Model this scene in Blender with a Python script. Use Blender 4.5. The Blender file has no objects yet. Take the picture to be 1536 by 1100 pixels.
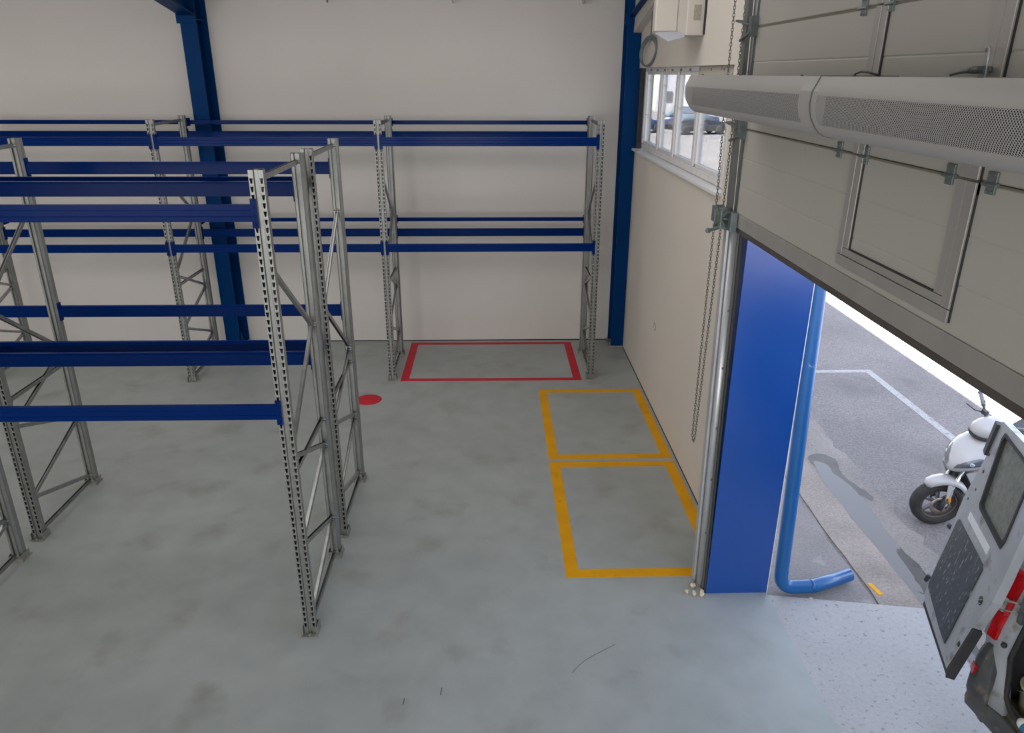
import bpy, bmesh, math, random
from mathutils import Vector, Matrix

random.seed(7)
COL = bpy.context.scene.collection
SC = bpy.context.scene
V = Vector

# ------------------------------------------------------------------ mesh helpers
class MB:
    """collects faces and links them as one mesh object"""
    def __init__(s):
        s.v = []; s.f = []; s.sm = []
    def quad(s, pts, smooth=False):
        i = len(s.v); s.v += [tuple(p) for p in pts]
        s.f.append(list(range(i, i + len(pts)))); s.sm.append(smooth)
        return s
    def box(s, x0, x1, y0, y1, z0, z1):
        return s.obox([(x0, y0, z0), (x1, y0, z0), (x1, y1, z0), (x0, y1, z0),
                       (x0, y0, z1), (x1, y0, z1), (x1, y1, z1), (x0, y1, z1)])
    def obox(s, p):
        i = len(s.v); s.v += [tuple(q) for q in p]
        for f in ((0, 3, 2, 1), (4, 5, 6, 7), (0, 1, 5, 4), (1, 2, 6, 5), (2, 3, 7, 6), (3, 0, 4, 7)):
            s.f.append([i + k for k in f]); s.sm.append(False)
        return s
    def bar(s, a, b, w, h, up=(0, 0, 1)):
        a = V(a); b = V(b); d = (b - a).normalized(); up = V(up)
        if abs(d.dot(up)) > .98: up = V((0, 1, 0))
        x = d.cross(up).normalized(); y = x.cross(d)
        P = []
        for e in (a, b):
            P += [e - x * w / 2 - y * h / 2, e + x * w / 2 - y * h / 2, e + x * w / 2 + y * h / 2, e - x * w / 2 + y * h / 2]
        return s.obox(P)
    def loft(s, rings, smooth=True, cap=True, closed=True):
        i = len(s.v); n = len(rings[0])
        for r in rings: s.v += [tuple(p) for p in r]
        for k in range(len(rings) - 1):
            for j in range(n if closed else n - 1):
                a = i + k * n + j; b = i + k * n + (j + 1) % n
                s.f.append([a, b, b + n, a + n]); s.sm.append(smooth)
        if cap:
            s.f.append([i + j for j in reversed(range(n))]); s.sm.append(False)
            s.f.append([i + (len(rings) - 1) * n + j for j in range(n)]); s.sm.append(False)
        return s
    def prism(s, poly, ax, a, b, smooth=False):
        """poly in the two other axes, in order xyz"""
        def P(q, t):
            return {'x': (t, q[0], q[1]), 'y': (q[0], t, q[1]), 'z': (q[0], q[1], t)}[ax]
        return s.loft([[P(q, a) for q in poly], [P(q, b) for q in poly]], smooth)
    def tube(s, pts, r, seg=10, closed=False, cap=True, flat=1.0):
        pts = [V(p) for p in pts]; n = len(pts); rings = []
        rr = r if isinstance(r, (list, tuple)) else [r] * n
        nrm = None
        for k in range(n):
            if closed: d = pts[(k + 1) % n] - pts[k - 1]
            else: d = pts[min(k + 1, n - 1)] - pts[max(k - 1, 0)]
            d.normalize()
            if nrm is None:
                t = V((0, 0, 1)) if abs(d.z) < .9 else V((1, 0, 0))
                nrm = d.cross(t).normalized()
            else:
                nrm = (nrm - d * nrm.dot(d)).normalized()
            b = d.cross(nrm)
            rings.append([pts[k] + (nrm * math.cos(t) + b * math.sin(t) * flat) * rr[k] for t in [2 * math.pi * j / seg for j in range(seg)]])
        if closed: rings.append(rings[0]); cap = False
        return s.loft(rings, True, cap)
    def lathe(s, prof, c, axis, seg=24, smooth=True, close=False):
        """prof: (radius, along) pairs turned about axis through c"""
        c = V(c); d = V(axis).normalized()
        t = V((0, 0, 1)) if abs(d.z) < .9 else V((1, 0, 0))
        x = d.cross(t).normalized(); y = d.cross(x)
        rings = [[c + d * h + (x * math.cos(a) + y * math.sin(a)) * max(r, 1e-4) for a in [2 * math.pi * j / seg for j in range(seg)]] for r, h in prof]
        if close: rings.append(rings[0])
        return s.loft(rings, smooth, not close)
    def ball(s, c, r, seg=10, jit=0):
        c = V(c); n = seg // 2 + 1; rings = []
        for k in range(1, n):
            th = math.pi * k / n
            rings.append([c + V((math.sin(th) * math.cos(a), math.sin(th) * math.sin(a), math.cos(th))) * (r * (1 + random.uniform(-jit, jit))) for a in [2 * math.pi * j / seg for j in range(seg)]])
        return s.loft(rings, True, True)
    def mesh(s, name, mat):
        me = bpy.data.meshes.new(name); me.from_pydata(s.v, [], s.f)
        me.polygons.foreach_set('use_smooth', s.sm)
        me.materials.append(mat); me.update()
        bm = bmesh.new(); bm.from_mesh(me)
        bmesh.ops.recalc_face_normals(bm, faces=bm.faces); bm.to_mesh(me); bm.free()
        return me
    def build(s, name, mat, parent=None, bevel=0, loc=None):
        return link(name, s.mesh(name, mat), parent, bevel, loc)

def link(name, me, parent=None, bevel=0, loc=None):
    o = bpy.data.objects.new(name, me); COL.objects.link(o)
    if parent: o.parent = parent
    if loc: o.location = loc
    if bevel:
        m = o.modifiers.new('b', 'BEVEL'); m.width = bevel; m.segments = 2; m.limit_method = 'ANGLE'; m.angle_limit = .6
    return o

def tag(o, label=None, cat=None, group=None, kind=None):
    if label: o['label'] = label
    if cat: o['category'] = cat
    if group: o['group'] = group
    if kind: o['kind'] = kind
    return o

def thing(name, label, cat, loc=(0, 0, 0), group=None, kind=None):
    o = bpy.data.objects.new(name, None); COL.objects.link(o); o.location = loc
    o.empty_display_size = .1
    return tag(o, label, cat, group, kind)

def dup(root, loc, label, group=None, rotz=None):
    r = root.copy(); COL.objects.link(r); r.location = loc
    if rotz is not None: r.rotation_euler = (0, 0, rotz)
    r['label'] = label
    if group: r['group'] = group
    for ch in list(root.children):
        c = ch.copy(); COL.objects.link(c); c.parent = r
        for g in list(ch.children):
            d = g.copy(); COL.objects.link(d); d.parent = c
    return r

# ------------------------------------------------------------------ materials
def mat(name, col, rough=.5, metal=0, var=0, scale=4, var2=0, scale2=40, bump=0, bscale=60, dirt=None, coat=0, spec=.5, stretch=None):
    m = bpy.data.materials.new(name); m.use_nodes = True
    nt = m.node_tree; N = nt.nodes; L = nt.links; b = N['Principled BSDF']
    b.inputs['Base Color'].default_value = (*col, 1); b.inputs['Roughness'].default_value = rough
    b.inputs['Coat Roughness'].default_value = .22; b.inputs['Metallic'].default_value = metal; b.inputs['Coat Weight'].default_value = coat
    b.inputs['Specular IOR Level'].default_value = spec
    tc = N.new('ShaderNodeTexCoord')
    src = tc.outputs['Object']
    if stretch:
        mp = N.new('ShaderNodeMapping'); mp.inputs['Scale'].default_value = stretch
        L.new(src, mp.inputs['Vector']); src = mp.outputs['Vector']
    cur = None
    def noise(sc, det=6):
        n = N.new('ShaderNodeTexNoise'); n.inputs['Scale'].default_value = sc; n.inputs['Detail'].default_value = det
        L.new(src, n.inputs['Vector']); return n.outputs['Fac']
    def mixc(fac, a, bcol, lo=.35, hi=.65):
        r = N.new('ShaderNodeMapRange'); r.inputs['From Min'].default_value = lo; r.inputs['From Max'].default_value = hi
        L.new(fac, r.inputs['Value'])
        x = N.new('ShaderNodeMix'); x.data_type = 'RGBA'
        L.new(r.outputs['Result'], x.inputs['Factor'])
        if isinstance(a, tuple): x.inputs[6].default_value = (*a, 1)
        else: L.new(a, x.inputs[6])
        x.inputs[7].default_value = (*bcol, 1) if isinstance(bcol, tuple) else (0, 0, 0, 1)
        return x.outputs[2]
    if var:
        cur = mixc(noise(scale), tuple(c * (1 - var) for c in col), tuple(min(1, c * (1 + var)) for c in col), .3, .7)
    if var2:
        f = noise(scale2, 4)
        r = N.new('ShaderNodeMapRange'); r.inputs['From Min'].default_value = .3; r.inputs['From Max'].default_value = .7
        r.inputs['To Min'].default_value = 1 - var2; r.inputs['To Max'].default_value = 1 + var2
        L.new(f, r.inputs['Value'])
        x = N.new('ShaderNodeVectorMath'); x.operation = 'SCALE'
        if cur is None: x.inputs[0].default_value = col
        else: L.new(cur, x.inputs[0])
        L.new(r.outputs['Result'], x.inputs['Scale']); cur = x.outputs['Vector']
    if dirt:  # (colour, scale, lo, hi)
        dc, ds, lo, hi = dirt
        cur = mixc(noise(ds, 8), cur if cur is not None else tuple(col), dc, lo, hi)
    if cur is not None: L.new(cur, b.inputs['Base Color'])
    if bump:
        bp = N.new('ShaderNodeBump'); bp.inputs['Strength'].default_value = bump; bp.inputs['Distance'].default_value = .01
        L.new(noise(bscale, 5), bp.inputs['Height']); L.new(bp.outputs['Normal'], b.inputs['Normal'])
    return m

M = {}
M['wall'] = mat('white_wall_paint', (.63, .60, .575), .7, var=.025, scale=.6, bump=.08, bscale=30)
M['wallr'] = mat('white_gable_paint', (.70, .65, .59), .7, var=.02, scale=.8, bump=.08, bscale=30)
M['ceil'] = mat('ceiling_sheet', (.55, .54, .52), .6)
M['floor'] = mat('sealed_concrete', (.345, .37, .365), .42, var=.08, scale=.55, var2=.07, scale2=3.5, dirt=((.25, .255, .235), 2.1, .56, .80), bump=.03, bscale=25)
M['apron'] = mat('apron_concrete', (.40, .395, .40), .6, var=.06, scale=1.5, var2=.06, scale2=30, dirt=((.21, .21, .205), 26, .60, .70), bump=.15, bscale=60)
M['asphalt'] = mat('asphalt', (.198, .182, .186), .85, var=.13, scale=.7, var2=.30, scale2=55, bump=.3, bscale=120, dirt=((.12, .112, .114), 1.3, .56, .82))
M['asphalt2'] = mat('smooth_asphalt', (.235, .215, .215), .8, var=.12, scale=1.6, var2=.16, scale2=50, bump=.15, bscale=100, dirt=((.34, .32, .31), 3.5, .64, .72))
M['kerb'] = mat('kerb_concrete', (.285, .245, .222), .8, var=.16, scale=2.2, var2=.2, scale2=45, bump=.15, bscale=90)
M['gutter'] = mat('gutter_concrete', (.235, .212, .203), .8, var=.18, scale=1.6, var2=.2, scale2=50, bump=.15, bscale=90)
M['wet'] = mat('wet_asphalt', (.085, .075, .07), .55, var=.2, scale=6)
M['water'] = mat('puddle_water', (.10, .085, .075), .03, spec=.9)
M['line'] = mat('white_road_paint', (.36, .355, .36), .7, var2=.22, scale2=45, dirt=((.22, .205, .21), 14, .55, .72))
M['ylow'] = mat('yellow_floor_tape', (.72, .34, .006), .5, var=.08, scale=3, dirt=((.45, .22, .01), 5, .62, .8), spec=.15)
M['red'] = mat('red_floor_tape', (.55, .016, .035), .5, var=.1, scale=4, spec=.2)
M['blue'] = mat('blue_gloss_paint', (.008, .085, .30), .3, var=.05, scale=1.2, spec=.5, bump=.03, bscale=8)
M['bluecol'] = mat('blue_column_paint', (.0003, .034, .135), .4, var=.06, scale=1.5, spec=.05)
M['bluejamb'] = mat('blue_jamb_sheet', (.0002, .054, .285), .4, var=.03, scale=1.0, spec=.05, coat=.7)
M['bluepipe'] = mat('blue_pipe_paint', (.002, .092, .30), .28, var=.05, scale=4, dirt=((.25, .33, .45), 22, .68, .78), spec=.6)
M['beam'] = mat('blue_beam_enamel', (.0002, .018, .125), .2, var=.05, scale=2, spec=.07)
M['galv'] = mat('galvanised_steel', (.265, .27, .262), .42, metal=.6, var=.10, scale=9, var2=.06, scale2=60)
M['galv2'] = mat('bright_galvanised_rail', (.58, .60, .63), .38, metal=.5, var=.08, scale=6)
M['brace'] = mat('galvanised_bracing', (.33, .34, .34), .33, metal=.9, var=.12, scale=14)
M['plate'] = mat('weathered_base_plate', (.30, .29, .27), .55, metal=.5, var=.3, scale=30)
M['dsteel'] = mat('dark_zinc_steel', (.13, .15, .15), .5, metal=.5, var=.2, scale=20)
M['hinge'] = mat('zinc_hinge', (.19, .23, .23), .45, metal=.6, var=.15, scale=30)
M['rail'] = mat('grey_track_steel', (.16, .17, .165), .5, metal=.5, var=.12, scale=8)
M['panel'] = mat('cream_door_panel', (.45, .435, .395), .55, var=.02, scale=2, dirt=((.37, .355, .32), 4, .66, .8))
M['alu'] = mat('anodised_aluminium', (.41, .39, .375), .45, metal=.4, var=.06, scale=6, stretch=(1, 1, .15))
M['rubber'] = mat('black_rubber', (.03, .03, .03), .7, var=.2, scale=10)
M['rubber2'] = mat('brown_rubber_seal', (.075, .066, .06), .7, var=.2, scale=6)
M['casing'] = mat('white_casing', (.415, .40, .39), .45)
M['casing2'] = mat('warm_white_casing', (.60, .56, .51), .55)
M['pvc'] = mat('white_window_frame', (.72, .71, .72), .4, dirt=((.42, .36, .28), 14, .62, .72))
M['sill'] = mat('white_sill', (.74, .74, .76), .45, dirt=((.45, .36, .25), 5, .62, .75))
M['nearblack'] = mat('near_black', (.025, .028, .04), .8, var=.3, scale=20)
M['board'] = mat('beige_board', (.50, .465, .41), .7, dirt=((.25, .20, .15), 16, .64, .70))
M['sticker'] = mat('rating_plate_paper', (.36, .32, .27), .6, var2=.5, scale2=120)
M['cable'] = mat('grey_cable', (.17, .20, .22), .5)
M['cabled'] = mat('black_cable', (.03, .035, .035), .5)
M['chain'] = mat('chain_steel', (.22, .21, .19), .45, metal=.6)
M['foam'] = mat('cream_foam', (.70, .60, .42), .8, var=.2, scale=40)
M['scuff'] = mat('rubber_scuff', (.10, .10, .11), .7)
M['stain'] = mat('wall_stain', (.44, .415, .37), .8, var=.1, scale=30)
M['swhite'] = mat('scooter_white', (.44, .435, .44), .25, coat=.3)
M['sdark'] = mat('scooter_dark_plastic', (.035, .037, .045), .5)
M['sgrey'] = mat('scooter_grey', (.20, .21, .23), .4, metal=.3)
M['tyre'] = mat('tyre_rubber', (.035, .034, .034), .75, var=.2, scale=20)
M['rimgrey'] = mat('bronze_rim_edge', (.12, .10, .085), .5, metal=.4)
M['chrome'] = mat('fork_chrome', (.65, .65, .66), .2, metal=.95)
M['disc'] = mat('brake_disc_steel', (.40, .34, .30), .35, metal=.8, var=.2, scale=30)
M['lens'] = mat('smoked_headlight', (.06, .07, .09), .08, spec=.9, coat=.5)
M['bulb'] = mat('headlight_reflector', (.5, .55, .6), .15, metal=.7)
M['orange'] = mat('orange_reflector', (.75, .30, .01), .3)
M['redlens'] = mat('red_tail_lens', (.50, .004, .008), .15, var=.25, scale=18, coat=.5)
M['clearlens'] = mat('clear_tail_lens', (.55, .50, .46), .12, var=.4, scale=30, coat=.5)
M['vwhite'] = mat('worn_van_paint', (.37, .385, .40), .42, var=.10, scale=5, dirt=((.17, .15, .11), 9, .57, .74))
M['vtrim'] = mat('scratched_black_trim', (.045, .052, .06), .5, var=.3, scale=6, dirt=((.30, .30, .29), 60, .60, .68), stretch=(1, 1, .3))
M['bumper'] = mat('grey_black_bumper', (.075, .078, .078), .6, var=.25, scale=9, dirt=((.20, .17, .12), 13, .6, .76))
M['vfloor'] = mat('muddy_load_floor', (.11, .10, .065), .7, var=.3, scale=9, dirt=((.28, .24, .12), 18, .62, .74))
M['vdark'] = mat('dark_van_lining', (.025, .025, .027), .8, var=.4, scale=8)
M['bag'] = mat('crumpled_black_plastic', (.012, .013, .02), .3, var=.3, scale=14, bump=.5, bscale=18)
M['bucket'] = mat('cream_plastic_bucket', (.62, .60, .40), .45, var=.1, scale=10)
M['mustard'] = mat('mustard_paste', (.35, .30, .03), .5, var=.2, scale=12)
M['yelltool'] = mat('yellow_plastic', (.62, .40, .02), .45)
M['lblue'] = mat('light_blue_plastic', (.05, .33, .62), .4)
M['paperwhite'] = mat('white_plastic', (.75, .75, .75), .4)
M['carblue'] = mat('dark_blue_car_paint', (.02, .035, .10), .25, coat=.5)
M['cardark'] = mat('black_car_paint', (.02, .022, .03), .25, coat=.5)
M['carsilv'] = mat('blue_grey_car_paint', (.10, .15, .26), .3, coat=.5)
M['carglass'] = mat('car_window_glass', (.10, .13, .17), .06, spec=.9)
M['bld'] = mat('white_render', (.62, .58, .52), .8, var=.05, scale=.4)
M['bldg'] = mat('grey_lilac_cladding', (.40, .39, .43), .8)
M['bldwin'] = mat('dark_building_window', (.10, .10, .11), .2)

M['bluejamb'].node_tree.nodes['Principled BSDF'].inputs['Coat IOR'].default_value = 1.85
def glass_mat(name, tint, gloss, rough, dirt=0, dcol=(.3, .3, .27)):
    m = bpy.data.materials.new(name); m.use_nodes = True
    nt = m.node_tree; N = nt.nodes; L = nt.links
    for n in list(N):
        if n.type != 'OUTPUT_MATERIAL': N.remove(n)
    out = [n for n in N if n.type == 'OUTPUT_MATERIAL'][0]
    t = N.new('ShaderNodeBsdfTransparent'); t.inputs[0].default_value = (*tint, 1)
    g = N.new('ShaderNodeBsdfGlossy'); g.inputs['Roughness'].default_value = rough
    fr = N.new('ShaderNodeFresnel'); fr.inputs['IOR'].default_value = 1.45
    mx = N.new('ShaderNodeMixShader')
    mu = N.new('ShaderNodeMath'); mu.operation = 'MULTIPLY'; mu.inputs[1].default_value = gloss
    L.new(fr.outputs[0], mu.inputs[0]); L.new(mu.outputs[0], mx.inputs[0])
    L.new(t.outputs[0], mx.inputs[1]); L.new(g.outputs[0], mx.inputs[2])
    last = mx.outputs[0]
    if dirt:
        d = N.new('ShaderNodeBsdfDiffuse'); d.inputs[0].default_value = (*dcol, 1)
        tc = N.new('ShaderNodeTexCoord'); n = N.new('ShaderNodeTexNoise'); n.inputs['Scale'].default_value = 22; n.inputs['Detail'].default_value = 8
        L.new(tc.outputs['Object'], n.inputs['Vector'])
        r = N.new('ShaderNodeMapRange'); r.inputs['From Min'].default_value = .3; r.inputs['From Max'].default_value = .7
        r.inputs['To Min'].default_value = dirt * .75; r.inputs['To Max'].default_value = min(1, dirt * 1.2)
        L.new(n.outputs['Fac'], r.inputs['Value'])
        m2 = N.new('ShaderNodeMixShader'); L.new(r.outputs[0], m2.inputs[0]); L.new(last, m2.inputs[1]); L.new(d.outputs[0], m2.inputs[2])
        last = m2.outputs[0]
    L.new(last, out.inputs['Surface'])
    return m
M['glass'] = glass_mat('window_glass', (.9, .93, .95), .8, .02)
M['vglass'] = glass_mat('dirty_van_glass', (.7, .74, .7), .9, .05, .55, (.34, .35, .31))

def grille_mat():
    """perforated sheet: round holes on a staggered grid in object space"""
    m = bpy.data.materials.new('perforated_white_sheet'); m.use_nodes = True
    nt = m.node_tree; N = nt.nodes; L = nt.links; b = N['Principled BSDF']
    b.inputs['Base Color'].default_value = (.47, .46, .46, 1); b.inputs['Roughness'].default_value = .45
    tc = N.new('ShaderNodeTexCoord'); px, pz = .0108, .0108 * 1.0
    res = []
    for off in (0, .5):
        mp = N.new('ShaderNodeVectorMath'); mp.operation = 'MULTIPLY_ADD'
        mp.inputs[1].default_value = (0, 1 / px, 1 / pz); mp.inputs[2].default_value = (0, off, off)
        L.new(tc.outputs['Object'], mp.inputs[0])
        fr = N.new('ShaderNodeVectorMath'); fr.operation = 'FRACTION'; L.new(mp.outputs[0], fr.inputs[0])
        su = N.new('ShaderNodeVectorMath'); su.operation = 'SUBTRACT'; su.inputs[1].default_value = (0, .5, .5); L.new(fr.outputs[0], su.inputs[0])
        le = N.new('ShaderNodeVectorMath'); le.operation = 'LENGTH'; L.new(su.outputs[0], le.inputs[0])
        res.append(le.outputs['Value'])
    mn = N.new('ShaderNodeMath'); mn.operation = 'MINIMUM'; L.new(res[0], mn.inputs[0]); L.new(res[1], mn.inputs[1])
    lt = N.new('ShaderNodeMath'); lt.operation = 'LESS_THAN'; lt.inputs[1].default_value = .255; L.new(mn.outputs[0], lt.inputs[0])
    tr = N.new('ShaderNodeBsdfTransparent'); mx = N.new('ShaderNodeMixShader')
    L.new(lt.outputs[0], mx.inputs[0]); L.new(b.outputs[0], mx.inputs[1]); L.new(tr.outputs[0], mx.inputs[2])
    out = [n for n in N if n.type == 'OUTPUT_MATERIAL'][0]; L.new(mx.outputs[0], out.inputs['Surface'])
    return m
M['grille'] = grille_mat()

# ------------------------------------------------------------------ room numbers
XW, XO = 2.05, 2.27          # gable wall, inner and outer face
YB = 11.47                   # back wall
YJ = 5.075                   # door reveal
YR_ = 2.0                    # ridge line
def zc(y): return 5.10 + .14 * (YB - max(y, YR_) - max(0, YR_ - y))   # underside of the roof

# ------------------------------------------------------------------ setting
b = MB(); b.prism([(-12.2, -9.2), (XO, -9.2), (XO, 5.05), (XO, YB + .2), (-12.2, YB + .2)], 'z', -.15, 0)
tag(b.build('floor', M['floor']), 'grey sealed concrete warehouse floor with faint stains', 'floor', kind='structure')
b = MB(); b.prism([(XO, -9.2), (3.49, -9.2), (3.49, 4.85), (XO, 5.045)], 'z', -.15, 0)
tag(b.build('floor_apron', M['apron']), 'pale rough concrete apron in the doorway', 'floor', kind='structure')
b = MB(); b.box(-12.2, XO, YB, YB + .2, -.15, 5.4)
tag(b.build('wall_back', M['wall']), 'tall white painted wall behind the racks', 'wall', kind='structure')
tag(MB().box(-12.2, -12, -9.2, YB, -.15, 4.95).build('wall_left', M['wall']), 'white painted side wall', 'wall', kind='structure')
m = MB(); m.prism([(-9.2, 4.95), (YB, 4.95), (YB, 5.3), (YR_, 6.6), (-9.2, 5.05)], 'x', -12.2, -12)
tag(m.build('wall_left_gable', M['wall']), 'white gable above the side wall', 'wall', kind='structure')
tag(MB().box(-12, XO, -9.4, -9.2, -.15, 4.95).build('wall_front', M['wall']), 'white painted wall facing the racks', 'wall', kind='structure')
b = MB()
for y0, y1 in ((-9.4, YR_), (YR_, YB + .2)):
    b.obox([(-12.2, y0, zc(y0)), (XW + .1, y0, zc(y0)), (XW + .1, y1, zc(y1)), (-12.2, y1, zc(y1)),
            (-12.2, y0, zc(y0) + .2), (XW + .1, y0, zc(y0) + .2), (XW + .1, y1, zc(y1) + .2), (-12.2, y1, zc(y1) + .2)])
tag(b.build('ceiling', M['ceil']), 'pale sloping roof underside', 'ceiling', kind='structure')
# gable wall with the window hole and the doorway
ZP = 6.0
WY0, WY1, WZ0, WZ1 = 6.75, 11.16, 3.05, 4.12
D0 = .80
b = MB()
b.box(XW, XO, 5.29, WY0, 0, ZP).box(XW, XO, WY0, WY1, 0, WZ0).box(XW, XO, WY0, WY1, WZ1, ZP)
b.box(XW, XO, WY1, 34, 0, ZP).box(1.76, XO, D0, 5.29, 4.05, ZP).box(XW, XO, -9.4, D0 - .21, 0, ZP).box(XW, XO, -2, 4.5, ZP, 6.55)
tag(b.build('wall_right', M['wallr']), 'white gable wall with the window strip and the door opening', 'wall', kind='structure')
tag(MB().box(-12, XW, YB - .006, YB, 0, .014).build('shadow_gap_back', M['nearblack']), 'thin dark strip painted for the shadow gap at the back wall foot', 'joint', kind='structure')  # near-black strip puts the shade of the floor gap into colour
tag(MB().box(XW - .005, XW, 5.3, YB, 0, .014).build('shadow_gap_right', M['nearblack']), 'thin dark strip painted for the shadow gap at the gable wall foot', 'joint', kind='structure')  # same painted shade strip along the gable wall

# ---- window strip
w = thing('window_1', 'white framed strip of four panes in the gable wall', 'window', (2.15, 9.0, 3.1), kind='structure')
def rel(o): o.location = (-2.15, -9.0, -3.1); return o
xa, xb = 2.115, 2.175
fr = MB()
ys = [10.96, 9.98, 9.09, 8.13, 7.02]
fr.box(xa, xb, 6.80, 10.96, 3.06, 3.13).box(xa, xb, 6.80, 10.96, 4.07, 4.12)
for k, y in enumerate(ys):
    ww = .075 if k not in (0, 4) else .09
    fr.box(xa, xb, y - ww / 2, y + ww / 2, 3.13, 4.07)
rel(fr.build('window_frame', M['pvc'], w, .006))
for k in range(4):
    ya, yb2 = ys[k + 1] + .04, ys[k] - .04
    s = MB(); t = .035; x0, x1 = 2.135, 2.19
    s.box(x0, x1, ya, ya + t, 3.13, 4.07).box(x0, x1, yb2 - t, yb2, 3.13, 4.07).box(x0, x1, ya, yb2, 3.13, 3.165).box(x0, x1, ya, yb2, 4.035, 4.07)
    so = rel(s.build('sash', M['pvc'], w, .004))
    MB().box(2.158, 2.164, ya + t, yb2 - t, 3.165, 4.035).build('pane', M['glass'], so)
rel(MB().box(2.0, 2.115, 6.76, 11.08, 3.02, 3.052).build('window_sill', M['sill'], w, .004))
rel(MB().box(2.10, 2.115, 6.78, 8.10, 3.96, 4.115).build('blanking_board', M['board'], w))
rel(MB().box(2.049, 2.13, 11.0, 11.155, 3.055, 4.115).build('dark_recess_panel', M['nearblack'], w))  # near-black panel colours in the dark recess between column and frame
hs = MB()
for k in range(9): hs.box(2.098, 2.1165, 7.2 + k * .42, 7.225 + k * .42, 4.075, 4.098)
rel(hs.build('fixing_lugs', M['dsteel'], w))

# ---- sectional door, raised
DX = 1.69   # inner face
door = thing('door_1', 'cream sectional overhead door raised above the doorway, with grey aluminium pass door frame', 'door', (DX, 3.0, 3.0), kind='structure')
def rd(o): o.location = (-DX, -3.0, -3.0); return o
DY0, DY1 = .86, 5.19
zs = [3.145, 3.703, 4.327, 4.95, 5.57]
for k in range(4):
    p = MB(); z0, z1 = zs[k] + .004, zs[k + 1] - .004
    n = 3; hgt = (z1 - z0)
    prof = [(DX + .042, z0), (DX + .004, z0)]
    for j in range(n):
        a = z0 + hgt * j / n; c = z0 + hgt * (j + 1) / n
        prof += [(DX, a + .006), (DX, c - .006)]
        if j < n - 1: prof += [(DX + .003, c)]
    prof += [(DX + .004, z1), (DX + .042, z1)]
    p.loft([[(q[0], DY0, q[1]) for q in prof], [(q[0], DY1, q[1]) for q in prof]], False)
    pan = rd(p.build('door_panel', M['panel'], door))
    st = MB(); st.box(DX - .003, DX + .045, DY1 - .03, DY1 + .006, z0, z1)
    st.build('end_cap', M['rail'], pan)
    # pass door uprights on this section
    if k < 3:
        f = MB()
        zo, zi = (3.239, 3.276) if k == 0 else (z0, z0)
        f.box(DX - .012, DX + .001, 3.455, 3.505, zi, z1).box(DX - .014, DX + .001, 3.51, 3.56, zo, z1)
        f.box(DX - .014, DX + .001, 2.60, 2.655, zo, z1).box(DX - .012, DX + .001, 2.66, 2.715, zi, z1)
        if k == 0: f.box(DX - .014, DX + .001, 2.60, 3.56, 3.185, 3.236).box(DX - .012, DX + .001, 2.66, 3.505, 3.240, 3.273)
        f.build('pass_door_profile', M['alu'], pan, .002)
        g = MB(); g.box(DX - .006, DX + .001, 3.447, 3.454, zi, z1).box(DX - .006, DX + .001, 2.593, 2.599, zo - .05, z1)
        if k == 0: g.box(DX - .010, DX + .001, 2.716, 3.447, 3.2735, 3.279)
        g.build('gap_seal', M['rubber'], pan)
rd(MB().box(DX - .006, DX + .044, DY0, DY1, 3.058, 3.1505).build('bottom_rail', M['alu'], door, .003))
rd(MB().box(DX + .0, DX + .04, DY0, DY1, 3.018, 3.058).build('rubber_seal', M['rubber2'], door, .008))
def hinge(y, z):
    h = MB(); t = DX - .004; q = .80; p = .52
    h.box(t - .005, DX, y - .032 * q, y + .032 * q, z + .010 * p, z + .085 * p).box(t - .005, DX, y - .030 * q, y + .030 * q, z - .06 * p, z - .008 * p)
    h.box(t - .010, DX, y - .045 * q, y + .045 * q, z - .012 * p, z + .016 * p)
    h.tube([(t - .010, y - .05 * q, z), (t - .010, y + .05 * q, z)], .006, 8)
    for dy in (-.018 * q, .018 * q):
        for dz in (.065 * p, -.045 * p): h.tube([(t - .010, y + dy, z + dz), (t, y + dy, z + dz)], .005, 6)
    rd(h.build('hinge', M['hinge'], door, .0015))
for y in (3.715, 3.445, 2.775, 2.53, 1.4): hinge(y, 3.70)
for y in (3.69, 3.445, 2.775, 2.53): hinge(y, 4.325)
h = MB()
for z in (3.70, 4.325): h.box(DX - .002, DX + .038, DY0, DY1 - .03, z - .0035, z + .0035)
rd(h.build('joint_seal', mat('tan_joint_seal', (.20, .18, .13), .8), door))
def roller(z, big=False):
    h = MB()
    h.box(DX - .05, DX + .01, 5.15, 5.20, z - .07, z + .05).bar((DX - .03, 5.20, z), (DX - .075, 5.33, z + .03), .05, .012)
    h.tube([(DX - .03, 5.14, z), (DX - .03, 5.30, z)], .01, 8).tube([(DX - .05, 5.15, z - .05), (DX - .06, 5.31, z - .09)], .009, 8)
    h.lathe([(.022, -.01), (.028, -.008), (.028, .008), (.022, .01)], (DX - .03, 5.26, z), (0, 1, 0), 14)
    rd(h.build('roller_bracket', M['dsteel'], door, .002))
roller(3.71); roller(4.34)
h = MB()
h.box(DX - .055, DX - .01, 5.10, 5.17, 3.03, 3.16).box(DX - .10, DX - .04, 5.19, 5.33, 3.03, 3.17)
h.bar((DX - .05, 5.14, 3.16), (DX - .09, 5.30, 3.04), .06, .02).bar((DX - .05, 5.14, 3.04), (DX - .09, 5.30, 3.18), .06, .02)
h.tube([(DX - .09, 5.22, 3.04), (DX - .13, 5.36, 2.99)], .013, 8).ball((DX - .13, 5.36, 2.99), .022, 8)
h.box(DX - .11, DX - .08, 5.31, 5.39, 3.06, 3.17)
rd(h.build('bottom_bracket', M['hinge'], door, .003))
h = MB()
h.tube([(1.65, 2.643, 4.063), (1.65, 2.715, 4.062)], .0125, 14)
h.tube([(1.65, 2.715, 4.062), (1.65, 2.735, 4.060), (1.65, 2.78, 4.056), (1.65, 2.845, 4.046)], [.012, .009, .006, .005], 12)
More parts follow.
